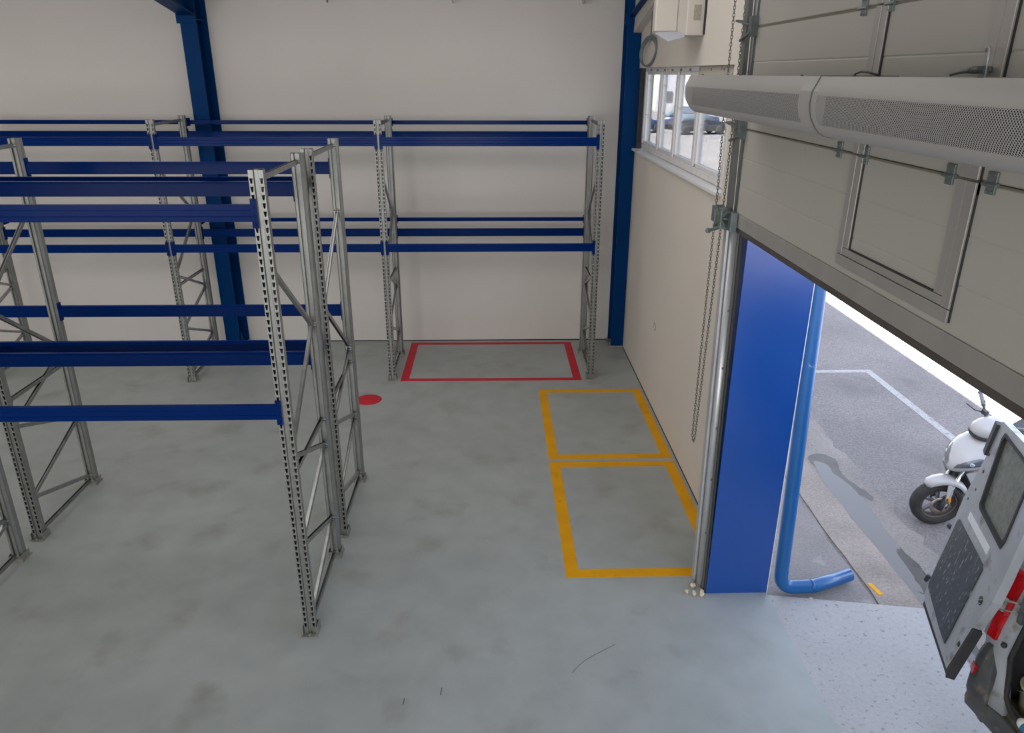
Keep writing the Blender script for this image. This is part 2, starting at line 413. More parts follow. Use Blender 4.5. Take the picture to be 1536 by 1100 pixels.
h.tube([(1.65, 2.655, 4.063), (DX, 2.655, 4.063)], .010, 12); h.box(DX - .008, DX, 2.64, 2.67, 4.02, 4.10)
rd(h.build('pass_door_handle', M['dsteel'], door))
rd(MB().tube([(1.655, 2.672, 4.118), (1.65, 2.668, 4.130), (1.65, 2.655, 4.134), (1.65, 2.646, 4.126), (1.65, 2.645, 4.10), (1.65, 2.637, 4.0)], .0032, 8).build('hook_rod', M['galv2'], door))

# ------------------------------------------------------------------ door surround
jc = thing('jamb_column', 'broad blue sheet clad steel column forming the edge of the roller door opening', 'column', (2.0, 5.18, 0))
def rj(o): o.location = (-2.0, -5.18, 0); return o
rj(MB().box(1.757, XO, YJ, 5.288, 0, 4.05).build('blue_cladding', M['bluejamb'], jc, .004))
rj(MB().box(XO, XO + .005, YJ - .002, 5.29, .0, 4.05).build('edge_highlight_strip', M['paperwhite'], jc))  # white strip on the corner trim paints its bright edge highlight
j2 = thing('jamb_column', 'blue clad column at the far edge of the door opening, behind the van', 'column', (2.0, .69, 0))
o = MB().box(1.757, XO, D0 - .21, D0, 0, 4.05).build('blue_cladding', M['bluejamb'], j2, .004); o.location = (-2.0, -.69, 0)

tr = thing('door_track', 'galvanised vertical guide rail of the overhead door beside the blue jamb', 'door track', (1.70, 5.2, 0))
def track_prof(dx=0): pass
# angle strip, round rail, dark rubber lip; leaning a little inwards as it rises
LEAN = -.012
def lean_prism(mb, poly, z0, z1, smooth=False):
    mb.loft([[(q[0] - 1.70 + LEAN * z, q[1] - 5.2, z) for q in poly] for z in (z0, z1)], smooth)
def arc(cx, cy, r, a0, a1, n=8): return [(cx + r * math.cos(math.radians(a0 + (a1 - a0) * i / n)), cy + r * math.sin(math.radians(a0 + (a1 - a0) * i / n))) for i in range(n + 1)]
a = MB(); lean_prism(a, [(1.69, 5.228), (1.695, 5.31), (1.74, 5.315), (1.745, 5.236), (1.72, 5.232), (1.705, 5.226)], 0, 3.06); a.build('angle_strip', M['galv2'], tr)
a = MB(); lean_prism(a, [(1.745, 5.225)] + arc(1.732, 5.186, .027, 100, 265, 8) + [(1.75, 5.155), (1.76, 5.165)], 0, 3.06, True); a.build('guide_rail', M['galv2'], tr)
a = MB(); lean_prism(a, [(1.742, 5.156), (1.737, 5.118), (1.744, 5.112), (1.757, 5.112), (1.757, 5.156)], 0, 3.1); a.build('rail_flange', M['rail'], tr)
a = MB(); lean_prism(a, [(1.746, 5.108), (1.744, 5.085), (1.756, 5.078), (1.7575, 5.108)], 0, 3.1); a.build('rubber_lip', M['rubber'], tr)
a = MB(); lean_prism(a, [(1.69, 5.225), (1.695, 5.31), (1.72, 5.315), (1.72, 5.225)], 3.06, 5.3); a.build('upper_angle', M['rail'], tr)
a = MB(); lean_prism(a, [(1.735, 5.215), (1.735, 5.255), (1.745, 5.255), (1.745, 5.215)], 3.06, 5.3); a.build('upper_rail', M['galv2'], tr)
for z in (.55, 1.05, 1.5, 2.0, 2.45):
    MB().tube([(.024 + LEAN * z, -.065, z), (.06 + LEAN * z, -.065, z)], .007, 6).build('rail_bolt', M['dsteel'], tr)

# downpipe
dp = thing('downpipe', 'blue painted rainwater pipe bending out along the ground outside the door', 'pipe', (2.37, 5.06, 0))
p = MB()
pts = [(2.37, 5.30, 5.8), (2.375, 5.245, 3.0), (2.372, 5.085, .30)] + [(2.37 + .10 * math.sin(t), 5.065, .19 - .11 * math.sin(math.pi / 2 + t) + .0) if False else (2.37 + .11 * (1 - math.cos(t)), 5.07, .175 - .115 * math.sin(t)) for t in [math.pi / 2 * k / 7 for k in range(8)]] + [(2.60, 5.078, .057), (2.652, 5.080, .057), (2.676, 5.086, .057), (2.72, 5.103, .057), (3.03, 5.225, .057)]
p.tube([(a - 2.37, c - 5.06, z) for a, c, z in pts], .056, 18)
p.build('pipe', M['bluepipe'], dp)
p = MB(); p.tube([(.262, .019, .057), (.285, .020, .057)], .0585, 18)
p.build('pipe_socket', M['bluepipe'], dp)
p = MB(); p.tube([(.655, .163, .057), (.664, .1665, .057)], .049, 16); p.build('pipe_mouth', M['dsteel'], dp)

# foam lumps at the jamb foot
for k, (x, y, z, r, lb) in enumerate([(1.60, 5.09, 0, .020, 'small cream foam lump lying furthest out on the floor from the door rail foot'),
        (1.655, 5.05, 0, .021, 'cream foam lump between the outlying lump and the ones touching the jamb'),
        (1.715, 5.045, 0, .023, 'cream foam lump touching the corner of the blue jamb'),
        (1.672, 5.155, 0, .026, 'largest cream foam lump, stuck at the foot of the door rail'),
        (1.728, 5.083, 0, .019, 'small cream foam lump wedged between the rail foot and the blue jamb')]):
    m = MB()
    for q in range(4): m.ball((random.uniform(-.5, .5) * r, random.uniform(-.5, .5) * r, r * random.uniform(.5, 1.5)), r * random.uniform(.55, .75), 8, .22)
    m.ball((0, 0, r * .8), r * .85, 8, .15)
    tag(m.build('foam_lump', M['foam'], loc=(x, y, z)), lb, 'foam lump', 'foam lumps at the jamb foot')

# ------------------------------------------------------------------ air curtain over the door
AP = [(1.262, 4.040), (1.250, 4.012), (1.237, 3.986)]
GP = [(1.2355, 3.972), (1.2335, 3.94), (1.237, 3.915), (1.245, 3.888), (1.259, 3.864)]
EP = [(1.268, 3.850), (1.284, 3.833), (1.308, 3.819), (1.345, 3.812)]
def air_curtain(label, y0, y1):
    r = thing('air_curtain', label, 'air curtain', (1.4, (y0 + y1) / 2, 3.81), 'air curtains over the door')
    yc = (y0 + y1) / 2
    def lo(q, y): return (q[0] - 1.4, y - yc, q[1] - 3.81)
    m = MB(); full = AP + GP + EP + [(1.56, 3.812), (1.56, 4.040)]
    g0, g1 = y0 + .12, y1 - .045
    # ends and lips of the shell as strips, leaving the grille opening
    for (a, c) in ((y0, g0), (g1, y1)): m.loft([[lo(q, a) for q in full], [lo(q, c) for q in full]], False)
    top = AP + GP[:1]; bot = GP[-1:] + EP
    for st in (top, bot): m.loft([[lo(q, g0) for q in st], [lo(q, g1) for q in st]], True, False, False)
    back = [(1.345, 3.812), (1.56, 3.812), (1.56, 4.040), (1.262, 4.040)]
    m.loft([[lo(q, g0) for q in back], [lo(q, g1) for q in back]], False, False, False)
    m.build('casing', M['casing'], r)
    g = MB(); g.loft([[lo(q, g0) for q in GP], [lo(q, g1) for q in GP]], True, False, False)
    g.build('intake_grille', M['grille'], r)
    k = MB(); sx = [(1.4 + (q[0] - 1.4) * 1.02, 3.81 + (q[1] - 3.925) * 1.02 + .115) for q in full]
    if y1 > 4: k.loft([[lo(q, y0 - .007) for q in sx], [lo(q, y0 - .003) for q in sx]], False); k.build('gap_shade_strip', M['rail'], r); k = MB()  # dark strip paints the shade in the gap between the two units
    k.box(1.272 - 1.4, 1.285 - 1.4, y0 + .02 - yc, y1 - .02 - yc, .045, .20); k.build('dark_backing', M['vdark'], r)  # dark box added behind the grille, standing in for the unlit interior
    for e in (g0 + .1, (g0 + g1) / 2, g1 - .2):
        n = MB(); n.tube([lo((1.275, 4.036), e), lo((1.275, 4.045), e)], .007, 8); n.build('screw_head', M['rail'], r)
    n = MB()
    for e in (y0 + .3, y1 - .3):
        n = MB(); n.box(.15, .27, e - yc - .02, e - yc + .02, .14, .18); n.build('hanger', M['galv'], r)
    return r
air_curtain('white air curtain with a perforated grille, its end in front of the window', 3.045, 5.06)
air_curtain('white air curtain mounted in front of the pass door frame', 1.01, 3.035)
m = MB(); m.tube([(1.40, 3.07, 4.040), (1.40, 3.05, 4.050), (1.40, 3.01, 4.057), (1.40, 2.95, 4.054), (1.40, 2.86, 4.043)], .004, 8)
tag(m.build('link_cable', M['cabled']), 'short dark cable looping over the joint of the two air curtains', 'cable')

# ------------------------------------------------------------------ columns, rafters
def isec(bw, bw2, d, tf, tw):
    """I section in plan, flange at y=0 (width bw) and at y=d (width bw2)"""
    return [(-bw / 2, 0), (bw / 2, 0), (bw / 2, tf), (tw / 2, tf), (tw / 2, d - tf), (bw2 / 2, d - tf), (bw2 / 2, d), (-bw2 / 2, d), (-bw2 / 2, d - tf), (-tw / 2, d - tf), (-tw / 2, tf), (-bw / 2, tf)]
def column(x, label, bw=.215, bw2=.27, d=.365):
    c = thing('steel_column', label, 'column', (x, 11.1, 0))
    m = MB(); m.prism(isec(bw, bw2, d, .018, .012), 'z', .03, 5.08); m.build('shaft', M['bluecol'], c)
    m = MB()
    for z in (4.70,): m.box(-bw / 2, bw / 2, .018, d - .018, z, z + .016)
    m.build('stiffener', M['bluecol'], c)
    m = MB(); m.box(-bw2 / 2 - .03, min(bw2 / 2 + .03, XW - x - .005), -.02, d, 0, .03)
    for sx in (-1, 1):
        xx = sx * (bw2 / 2 + .012)
        if xx + x < XW - .02: m.tube([(xx, .05, .03), (xx, .05, .07)], .012, 8).tube([(xx, d - .06, .03), (xx, d - .06, .07)], .012, 8)
    m.build('base_plate', M['plate'], c, .003)
    # haunch and rafter running out over the hall
    h = MB(); slope = .14; z0 = 4.75
    def rb(y): return z0 + .17 * (0 - y) if y > -1.5 else z0 + .255 + slope * (-1.5 - y)
    for (a, e) in ((0, -1.5), (-1.5, -9.1)):
        zt = lambda y: zc(11.1 + y) - .01
        h.obox([(-bw / 2, e, rb(e)), (bw / 2, e, rb(e)), (bw / 2, a, rb(a)), (-bw / 2, a, rb(a)), (-bw / 2, e, rb(e) + .016), (bw / 2, e, rb(e) + .016), (bw / 2, a, rb(a) + .016), (-bw / 2, a, rb(a) + .016)])
        h.obox([(-.006, e, rb(e)), (.006, e, rb(e)), (.006, a, rb(a)), (-.006, a, rb(a)), (-.006, e, zt(e)), (.006, e, zt(e)), (.006, a, zt(a)), (-.006, a, zt(a))])
    h.build('rafter', M['bluecol'], c)
    m = MB(); m.box(-bw / 2 - .038, bw / 2, -.02, .0, 4.655, 4.80); m.build('end_plate', M['bluecol'], c)
    if x < 0:
        m = MB(); m.prism([(.02, .03), (.17, .03), (.02, .30)], 'x', .12, .13)
        # gusset at the foot
        o = m.build('gusset', M['bluecol'], c)
        m = MB(); m.box(.13, .30, .20, .36, 0, .03); m.build('footing_plate', M['plate'], c)
    return c
column(-4.062, 'blue steel column standing against the back wall behind the racks', .215, .27, .365)
column(1.952, 'blue steel column in the corner of back wall and window wall', .19, .19, .365)

# white slanting casing beside the corner column
m = MB(); q = [(11.1, 4.566), (6.6, 5.55), (6.6, 5.75), (11.1, 5.08)]
m.prism(q, 'x', 1.94, XW)
tag(m.build('boxed_casing', M['casing2']), 'white boxed casing slanting up beside the corner column', 'casing')
# roof cleats whose tips show
for k, (x, lb) in enumerate([(-2.25, 'grey roof cleat tip above the middle rack, beside the wall column'), (-.545, 'grey roof cleat tip above the back wall centre'), (1.24, 'grey roof cleat tip close to the corner column')]):
    m = MB(); m.prism([(x - .04, 5.2), (x + .035, 5.2), (x + .035, 4.935), (x + .012, 4.93)], 'y', 11.27, 11.31); m.box(x + .025, x + .035, 11.2, 11.31, 4.94, 5.2)
    tag(m.build('roof_cleat', M['galv']), lb, 'bracket', 'roof cleats over the back wall')

# wall heater unit
u = thing('wall_unit', 'white wall mounted heater casing above the window strip', 'heater', (2.05, 8.4, 4.4))
def ru(o): o.location = (-2.05, -8.4, -4.4); return o
m = MB(); m.box(1.87, XW, 7.83, 8.32, 4.39, 5.2); ru(m.build('side_casing', M['casing2'], u, .012))
m = MB(); m.prism([(8.2, 4.44), (8.32, 4.43), (8.32, 5.2), (8.2, 5.2)], 'x', 1.64, 1.869); ru(m.build('front_casing', M['casing2'], u, .015))
ru(MB().obox([(1.703, 7.84, 4.335), (1.868, 7.84, 4.375), (1.868, 8.2, 4.425), (1.645, 8.2, 4.42), (1.703, 7.84, 4.350), (1.868, 7.84, 4.390), (1.868, 8.2, 4.445), (1.645, 8.2, 4.435)]).build('pale_blue_tray', mat('pale_blue_plastic', (.46, .50, .60), .4), u, .004))
ru(MB().box(1.935, 2.005, 7.826, 7.831, 4.525, 4.66).build('rating_plate', M['sticker'], u))
ru(MB().box(2.035, XW, 7.80, 7.83, 4.40, 5.15).build('dark_side_strip', M['nearblack'], u))  # narrow dark strip down the wall edge of the casing

# coiled cable hanging by the corner column
m = MB()
for k in range(3):
    cy, cz, ry, rz = 10.33 + .02 * k, 4.315 - .012 * k, .35 - .03 * k, .175 - .008 * k
    m.tube([(2.0 + .010 * k - .032 * math.cos(t), cy + ry * math.cos(t + .25), cz + rz * math.sin(t)) for t in [2 * math.pi * j / 36 for j in range(36)]], .011, 8, closed=True)
m.tube([(2.0, 10.20, 4.47), (2.0, 10.19, 4.7), (2.0, 10.18, 5.26)], .008, 8)
tag(m.build('cable_coil', M['cable']), 'grey cable coiled in a loop hanging beside the corner column', 'cable')

# hoist chain
def chain(path, pitch=.024):
    P = [V(p) for p in path]; seg = [(P[i + 1] - P[i]).length for i in range(len(P) - 1)]; tot = sum(seg)
    def at(s):
        for i, l in enumerate(seg):
            if s <= l or i == len(seg) - 1: return P[i].lerp(P[i + 1], min(1, s / l))
            s -= l
    m = MB(); n = int(tot / pitch)
    for k in range(n):
        a, c = at(k * pitch), at(k * pitch + .004); d = (c - a).normalized()
        side = d.cross(V((1, 0, 0)) if k % 2 else V((0, 1, 0))).normalized()
        ce = at(k * pitch + pitch / 2)
        m.tube([ce + d * (.0165 * math.cos(t)) + side * (.008 * math.sin(t)) for t in [2 * math.pi * j / 8 for j in range(8)]], .0028, 4, closed=True)
    return m
x = 1.72
lo = [(x, 5.78, 1.14), (x, 5.76, 1.10), (x, 5.725, 1.09), (x, 5.70, 1.13)]
path = [(x, 5.80, 5.6), (x, 5.805, 4.45), (x, 5.80, 3.75), (x, 5.765, 3.27)] + lo + [(x, 5.655, 1.9), (x, 5.61, 2.6), (x, 5.59, 2.95), (x, 5.565, 3.5), (x, 5.56, 4.4), (x, 5.56, 5.6)]
tag(chain(path).build('hoist_chain', M['chain']), 'long loop of hoist chain hanging beside the door track', 'chain')

# wall stain
m = MB(); n = 18
ring = [(XW - .0015, 8.98 + .075 * math.cos(t), 1.05 + .055 * math.sin(t)) for t in [2 * math.pi * j / n for j in range(n)]]
ring2 = [(XW - .0015, 8.99 + .035 * math.cos(t), 1.045 + .03 * math.sin(t)) for t in [2 * math.pi * j / n for j in range(n)]]
for j in range(n):
    if j not in (14, 15): m.quad([ring[j], ring[(j + 1) % n], ring2[(j + 1) % n], ring2[j]])
tag(m.build('wall_stain', M['stain']), 'faint ring shaped smudge on the white wall below the window', 'stain')

# ------------------------------------------------------------------ floor markings
def frame_mark(name, outer, wd, mt, label, cat, group=None, cuts=None):
    x0, x1, y0, y1 = outer; m = MB(); z = .002
    wx, wy = wd
    def sl(a, c, e, f): m.box(a, c, e, f, 0, z)
    sl(x0, x0 + wx, y0, y1); sl(x1 - wx, x1, y0, y1)
    sl(x0 + wx, x1 - wx, y0, y0 + wy); sl(x0 + wx, x1 - wx, y1 - wy, y1)
    return tag(m.build(name, mt), label, cat, group)
frame_mark('floor_marking', (-1.317, 1.245, 9.752, 11.364), (.115, .095), M['red'], 'red painted rectangle on the floor under the end rack bay', 'floor marking')
frame_mark('floor_marking', (.612, 2.008, 7.432, 9.418), (.11, .105), M['ylow'], 'yellow rectangle on the floor nearer the back wall, beside the red one', 'floor marking', 'yellow floor rectangles')
frame_mark('floor_marking', (.612, 2.008, 5.31, 7.364), (.115, .115), M['ylow'], 'yellow rectangle on the floor whose corner meets the door track', 'floor marking', 'yellow floor rectangles')
m = MB(); m.lathe([(.165, 0), (.17, .004), (.15, .010), (.10, .012), (.001, .012)], (0, 0, 0), (0, 0, 1), 32)
o = m.build('floor_disc', M['red'], loc=(-1.665, 9.12, 0))
tag(o, 'round red cover lying on the floor beside the galvanised rack frame', 'floor disc')
def scuff(pts, w, lb):
    m = MB()
    for k in range(len(pts) - 1):
        a, c = V((*pts[k], .001)), V((*pts[k + 1], .001)); d = (c - a).normalized(); s = V((-d.y, d.x, 0)) * w / 2
        m.quad([a - s, c - s, c + s, a + s])
    tag(m.build('scuff_mark', M['scuff']), lb, 'scuff mark')
scuff([(.552, 4.212), (.60, 4.275), (.66, 4.335), (.728, 4.382), (.82, 4.44), (.911, 4.496)], .005, 'long thin curved scuff on the open floor before the doorway')
scuff([(-.642, 3.945), (-.635, 4.004)], .008, 'short dark scuff tick on the floor, closer to the front rack foot')
scuff([(-.387, 4.028), (-.382, 4.095)], .008, 'short dark scuff tick on the floor, closer to the doorway')

# ------------------------------------------------------------------ pallet racking
H = 3.5; PITCH = .05
def upright_mesh():
    m = MB()
    def P(p0, p1, z0, z1): m.quad([(p0[0], p0[1], z0), (p1[0], p1[1], z0), (p1[0], p1[1], z1), (p0[0], p0[1], z1)])
    z0s = [.06 + PITCH * k for k in range(int((H - .08) / PITCH))]
    def strip(a, c):
        """slotted strip from plan point a to c"""
        a = V((*a, 0)); c = V((*c, 0)); d = c - a; W = d.length; d = d / W
        def q(u, z): return (a.x + d.x * u, a.y + d.y * u, z)
        m.quad([q(0, 0), q(W, 0), q(W, .06), q(0, .06)])
        zt = z0s[-1] + PITCH
        m.quad([q(0, zt), q(W, zt), q(W, H), q(0, H)])
        for z in z0s:
            o = [q(0, z), q(W, z), q(W, z + PITCH), q(0, z + PITCH)]; mid = W / 2
            i = [q(mid - .005, z + .008), q(mid + .005, z + .008), q(mid + .0105, z + .041), q(mid - .0105, z + .041)]
            for k in range(4): m.quad([o[k], o[(k + 1) % 4], i[(k + 1) % 4], i[k]])
    strip((-.046, 0), (-.016, 0)); strip((.016, 0), (.046, 0))
    for a, c in (((-.016, 0), (-.011, .012)), ((-.011, .012), (.011, .012)), ((.011, .012), (.016, 0))): P(a, c, 0, H)
    for s in (-1, 1):
        pl = [(s * .046, 0), (s * .046, .050), (s * .030, .068), (s * .030, .088), (s * .012, .088), (s * .012, .070), (0, .070)]
        for k in range(6): P(pl[k], pl[k + 1], 0, H)
    me = m.mesh('upright', M['galv'])
    return me
UP = upright_mesh()
pm = MB(); pm.box(-.062, .062, -.045, .10, 0, .008).box(-.058, -.052, -.02, .10, .008, .07).box(.052, .058, -.02, .10, .008, .07)
pm.tube([(.0, -.028, .008), (.0, -.028, .022)], .011, 6).box(-.05, .05, .088, .096, .008, .06)
PLATE = pm.mesh('base_plate', M['plate'])
D = 1.065
def braces():
    F, R = .085, D - .085
    L = []
    for (a, za, c, zb) in ((F, 3.44, R, 3.44), (F, 2.87, R, 2.19), (R, 2.21, F, 1.55), (F, 1.50, R, 1.14), (F, 1.37, R, 1.37), (R, 1.12, F, .80), (F, .76, R, .42), (R, .40, F, .12), (F, .06, R, .06)):
        m = MB(); A = V((0, a, za)); B = V((0, c, zb)); d = (B - A).normalized(); n = V((1, 0, 0)).cross(d)
        x0, h, t = .013, .017, .003
        # open C section: web and two flanges
        for (u0, u1, v0, v1) in ((-x0, x0, -h, -h + t), (-x0, -x0 + t, -h, h), (x0 - t, x0, -h, h)):
            P = []
            for e in (A, B):
                P += [e + V((u0, 0, 0)) + n * v0, e + V((u1, 0, 0)) + n * v0, e + V((u1, 0, 0)) + n * v1, e + V((u0, 0, 0)) + n * v1]
            m.obox(P)
        for e in (A, B):
            m.tube([e + V((-.034, 0, 0)), e + V((.034, 0, 0))], .007, 6)
            m.box(-.033, .033, e.y - .012, e.y + .012, e.z - .016, e.z - .010)
        L.append(m.mesh('brace', M['brace']))
    return L
BR = braces()
def rack_frame(label, X, Y, group, flip=False):
    r = thing('rack_frame', label, 'rack frame', (X, Y, 0), group)
    for k in (0, 1):
        u = link('upright', UP, r); p = link('base_plate', PLATE, u)
        if k: u.location = (0, D, 0); u.rotation_euler = (0, 0, math.pi)
    for me in BR:
        o = link('brace', me, r)
        if flip: o.location = (0, D, 0); o.rotation_euler = (0, 0, math.pi)
    return r
G1, G2, G3 = 'frames of the front rack row', 'frames of the second rack row', 'frames of the back wall rack row'
XA, XB = -1.432, -4.240
Y1, Y2, Y3 = 4.665, 5.985, 9.80
rack_frame('galvanised rack frame standing alone in the open floor, foremost of the two back to back', XA, Y1, G1)
rack_frame('galvanised rack frame at the end of the second row, close behind the foremost frame', XA, Y2, G2, True)
rack_frame('galvanised frame of the front row whose single foot shows at the picture edge', XB, Y1, G1)
rack_frame('braced galvanised frame of the second row, at the other end of its beams', XB, Y2, G2, True)
rack_frame('galvanised frame of the back row standing between red rectangle and corner column', 1.372, Y3, G3)
rack_frame('galvanised frame of the back row on the other side of the red rectangle', XA, Y3, G3)
rack_frame('galvanised frame of the back row close to the blue wall column', -4.236, Y3, G3)
rack_frame('last visible galvanised frame of the back row, seen through the front racks', -7.04, Y3, G3)

def beam_meshes(L, hgt, dep, conn):
    m = MB(); e = .0
    f = -.006
    prof = [(f, -hgt), (f, -hgt * .72), (f + .004, -hgt * .68), (f + .004, -hgt * .36), (f, -hgt * .32), (f, 0), (f + dep * .62, 0), (f + dep * .62, -.012), (f + dep, -.012), (f + dep, -hgt)]
    m.loft([[(-L / 2, q[0], q[1]) for q in prof], [(L / 2, q[0], q[1]) for q in prof]], False)
    body = m.mesh('beam_rail', M['beam'])
    cs = []
    for s in (-1, 1):
        c = MB(); x = s * L / 2
        def bx(xa, xb, *a): c.box(min(xa, xb), max(xa, xb), *a)
        if conn == 'hook':
            bx(x - s * .002, x + s * .031, -.010, -.001, -.145, .035)
            bx(x - s * .006, x + s * .001, -.010, .05, -.145, .035)
            for k in range(4): bx(x + s * .010, x + s * .017, -.016, -.010, -.13 + k * .05, -.112 + k * .05)
        else:
            bx(x - s * .004, x + s * .030, -.006, .03, -.075, .03)
            bx(x - s * .004, x + s * .004, -.10, .03, -.075, .03)
            bx(x - s * .004, x + s * .030, -.104, -.096, -.075, .03)
        cs.append(c.mesh('end_connector', M['beam']))
    return body, cs
LB = 2.806 - .092
HK = beam_meshes(LB, .106, .05, 'hook'); ST = beam_meshes(LB, .054, .035, 'stop')
def beam(label, cx, y, z, group, back=False, kind=HK, name='pallet_beam', cat='beam'):
    r = thing(name, label, cat, (cx, y, z), group)
    link('rail', kind[0], r); [link('end_connector', c, r) for c in kind[1]]
    if back: r.rotation_euler = (0, 0, math.pi)
    return r
def cxb(a, c): return (a + c) / 2
lv = ((3.294, 'upper'), (1.943, 'lower'))
gb1, gb2, gb3, gst = 'blue beams of the front rack row', 'blue beams of the second rack row', 'blue beams of the back wall rack row', 'slim blue stop bars along the back wall'
for z, n in lv:
    beam(f'{n} blue beam on the aisle side of the front rack row, ending at the foremost upright', cxb(XA, XB), Y1, z, gb1)
    beam(f'{n} blue beam on the inner side of the front row, ending behind the foremost upright', cxb(XA, XB), Y1 + D, z, gb1, True)
    beam(f'{n} blue beam of the second rack row on the side facing the front row', cxb(XA, XB), Y2, z, gb2)
    beam(f'{n} blue beam of the second rack row on the side facing the back wall, full length in view', cxb(XA, XB), Y2 + D, z, gb2, True)
    beam(f'{n} blue beam end of the second row, beyond the braced frame at the picture edge', XB - 1.403, Y2 + D, z, gb2, True)
    for (a, c, w) in ((1.372, XA, 'above the red rectangle'), (XA, -4.236, 'in the bay before the blue wall column'), (-4.236, -7.04, 'in the bay beyond the blue wall column')):
        beam(f'{n} blue aisle side beam of the back wall rack {w}', cxb(a, c), Y3, z, gb3)
        beam(f'{n} blue wall side beam of the back wall rack {w}', cxb(a, c), Y3 + D, z, gb3, True)
        beam(f'{n} slim blue bar behind the back rack, {w}', cxb(a, c), Y3 + D + .10, 3.432 if n == 'upper' else 2.082, gst, False, ST, 'stop_bar', 'stop bar')

# ------------------------------------------------------------------ yard outside
m = MB(); m.box(XO, 140, -80, 5.3, -.3, -.03).box(XO, 140, 5.3, 160, -.3, -.03)
tag(m.build('ground', M['asphalt']), 'grey asphalt yard outside the door', 'ground', kind='structure')
def wob(x, ya, yb, step, j):
    """wandering edge near x from ya to yb"""
    n = max(2, int(abs(yb - ya) / step)); return [(x + random.uniform(-j, j), ya + (yb - ya) * k / n) for k in range(n + 1)]
m = MB(); m.prism([(XO, 5.02)] + wob(3.14, 4.87, 14, .16, .016) + [(3.14, 40), (XO, 40)], 'z', -.05, -.022)
tag(m.build('ground_strip', M['asphalt2']), 'smooth grey asphalt strip along the outside wall', 'ground', kind='structure')
m = MB(); m.prism([(3.16, 4.87), (3.50, 4.80)] + wob(3.515, 5.0, 14, .2, .012) + [(3.56, 40), (3.165, 40)] + wob(3.168, 14, 4.95, .16, .010), 'z', -.05, -.019)
tag(m.build('ground_kerb', M['kerb']), 'worn pinkish concrete kerb strip beside the puddle', 'kerb', kind='structure')
m = MB(); m.prism([(3.49, -9)] + wob(4.02, -9, 16, .14, .05) + [(4.0, 40), (3.54, 40), (3.50, 4.80)], 'z', -.05, -.026)
tag(m.build('ground_gutter', M['gutter']), 'pale concrete gutter strip holding the puddle', 'ground', kind='structure')
def blob(name, pts, z, mt, sub=3, jit=.012):
    P = [V((*p, z)) for p in pts]; out = []
    n = len(P)
    for i in range(n):
        p0, p1, p2, p3 = P[i - 1], P[i], P[(i + 1) % n], P[(i + 2) % n]
        for k in range(sub):
            t = k / sub
            q = .5 * ((2 * p1) + (p2 - p0) * t + (2 * p0 - 5 * p1 + 4 * p2 - p3) * t * t + (3 * p1 - p0 - 3 * p2 + p3) * t ** 3)
            out.append(q + V((random.uniform(-jit, jit), random.uniform(-jit, jit), 0)))
    m = MB(); m.quad(out); return m.build(name, mt)
o = blob('wet_patch', [(3.56, 7.30), (3.57, 7.43), (3.66, 7.54), (3.79, 7.54), (3.87, 7.35), (3.80, 7.12), (3.84, 6.86), (3.91, 6.66), (3.88, 6.52), (3.82, 6.62), (3.74, 6.75), (3.66, 7.0), (3.60, 7.2)], -.0245, M['wet'])
tag(o, 'dark wet asphalt curling round the far tip of the puddle', 'wet patch', kind='stuff')
o = blob('wet_patch', [(3.66, 5.55), (3.72, 5.70), (3.775, 5.45), (3.74, 5.30), (3.74, 5.0), (3.70, 4.6), (3.62, 4.2), (3.60, 4.8), (3.64, 5.2)], -.0228, M['wet'])
tag(o, 'dark damp edge at the puddle end beside the van door', 'wet patch', kind='stuff')
o = blob('puddle', [(3.585, 7.30), (3.65, 7.36), (3.735, 7.28), (3.715, 7.08), (3.79, 6.78), (3.78, 6.30), (3.74, 5.80), (3.76, 5.35), (3.68, 4.95), (3.62, 4.3), (3.55, 3.9), (3.515, 4.6), (3.515, 5.0), (3.505, 5.45), (3.505, 5.90), (3.508, 6.45), (3.52, 6.88)], -.0235, M['water'])
tag(o, 'long narrow puddle in the gutter outside the door', 'puddle', kind='stuff')
m = MB(); m.box(4.5, 5.57, 10.03, 10.14, -.03, -.027).box(5.46, 5.57, 5.2, 10.03, -.03, -.027)
tag(m.build('parking_line', M['line']), 'white painted parking line bending on the asphalt yard', 'road marking')
m = MB(); m.prism([(3.185, 5.20), (3.225, 5.205), (3.255, 5.05), (3.215, 5.045)], 'z', -.019, -.016)
tag(m.build('paint_dash', M['ylow']), 'short yellow paint dash on the kerb strip by the pipe end', 'paint mark')
m = MB(); m.ball((2.62, 5.0, -.012), .016, 6, .2)
tag(m.build('pebble', M['paperwhite']), 'pale pebble on the asphalt below the pipe', 'pebble')

# distant cars, seen through the window
def car(label, mt, x, y, rz, s=1.0):
    r = thing('car', label, 'car', (x, y, -.03), 'cars parked across the yard'); r.rotation_euler = (0, 0, rz); r.scale = (s, s, s)
    m = MB(); st = [(-2.1, .35, .62, .62), (-2.0, .28, .85, .80), (-1.0, .25, .95, .86), (1.0, .25, .92, .86), (1.9, .28, .80, .80), (2.1, .35, .58, .62)]
    m.loft([[(x_, -w, z0), (x_, -w, z1 * .7), (x_, -w * .9, z1), (x_, w * .9, z1), (x_, w, z1 * .7), (x_, w, z0)] for x_, z0, z1, w in st])
    m.build('car_body', mt, r)
    m = MB(); st = [(-1.7, .90, .70), (-1.1, 1.42, .60), (.2, 1.46, .60), (1.05, .90, .70)]
    m.loft([[(x_, -.78, .88), (x_, -w, z), (x_, w, z), (x_, .78, .88)] for x_, z, w in st])
    m.build('cabin', M['carglass'], r)
    m = MB(); m.box(-1.05, .2, -.58, .58, 1.44, 1.49); m.build('roof', mt, r, .02)
    for sx in (-1.3, 1.3):
        for sy in (-.80, .80):
            m = MB(); m.lathe([(.2, -.1), (.32, -.1), (.32, .1), (.2, .1)], (sx, sy, .32), (0, 1, 0), 16); m.build('wheel', M['tyre'], r)
    return r
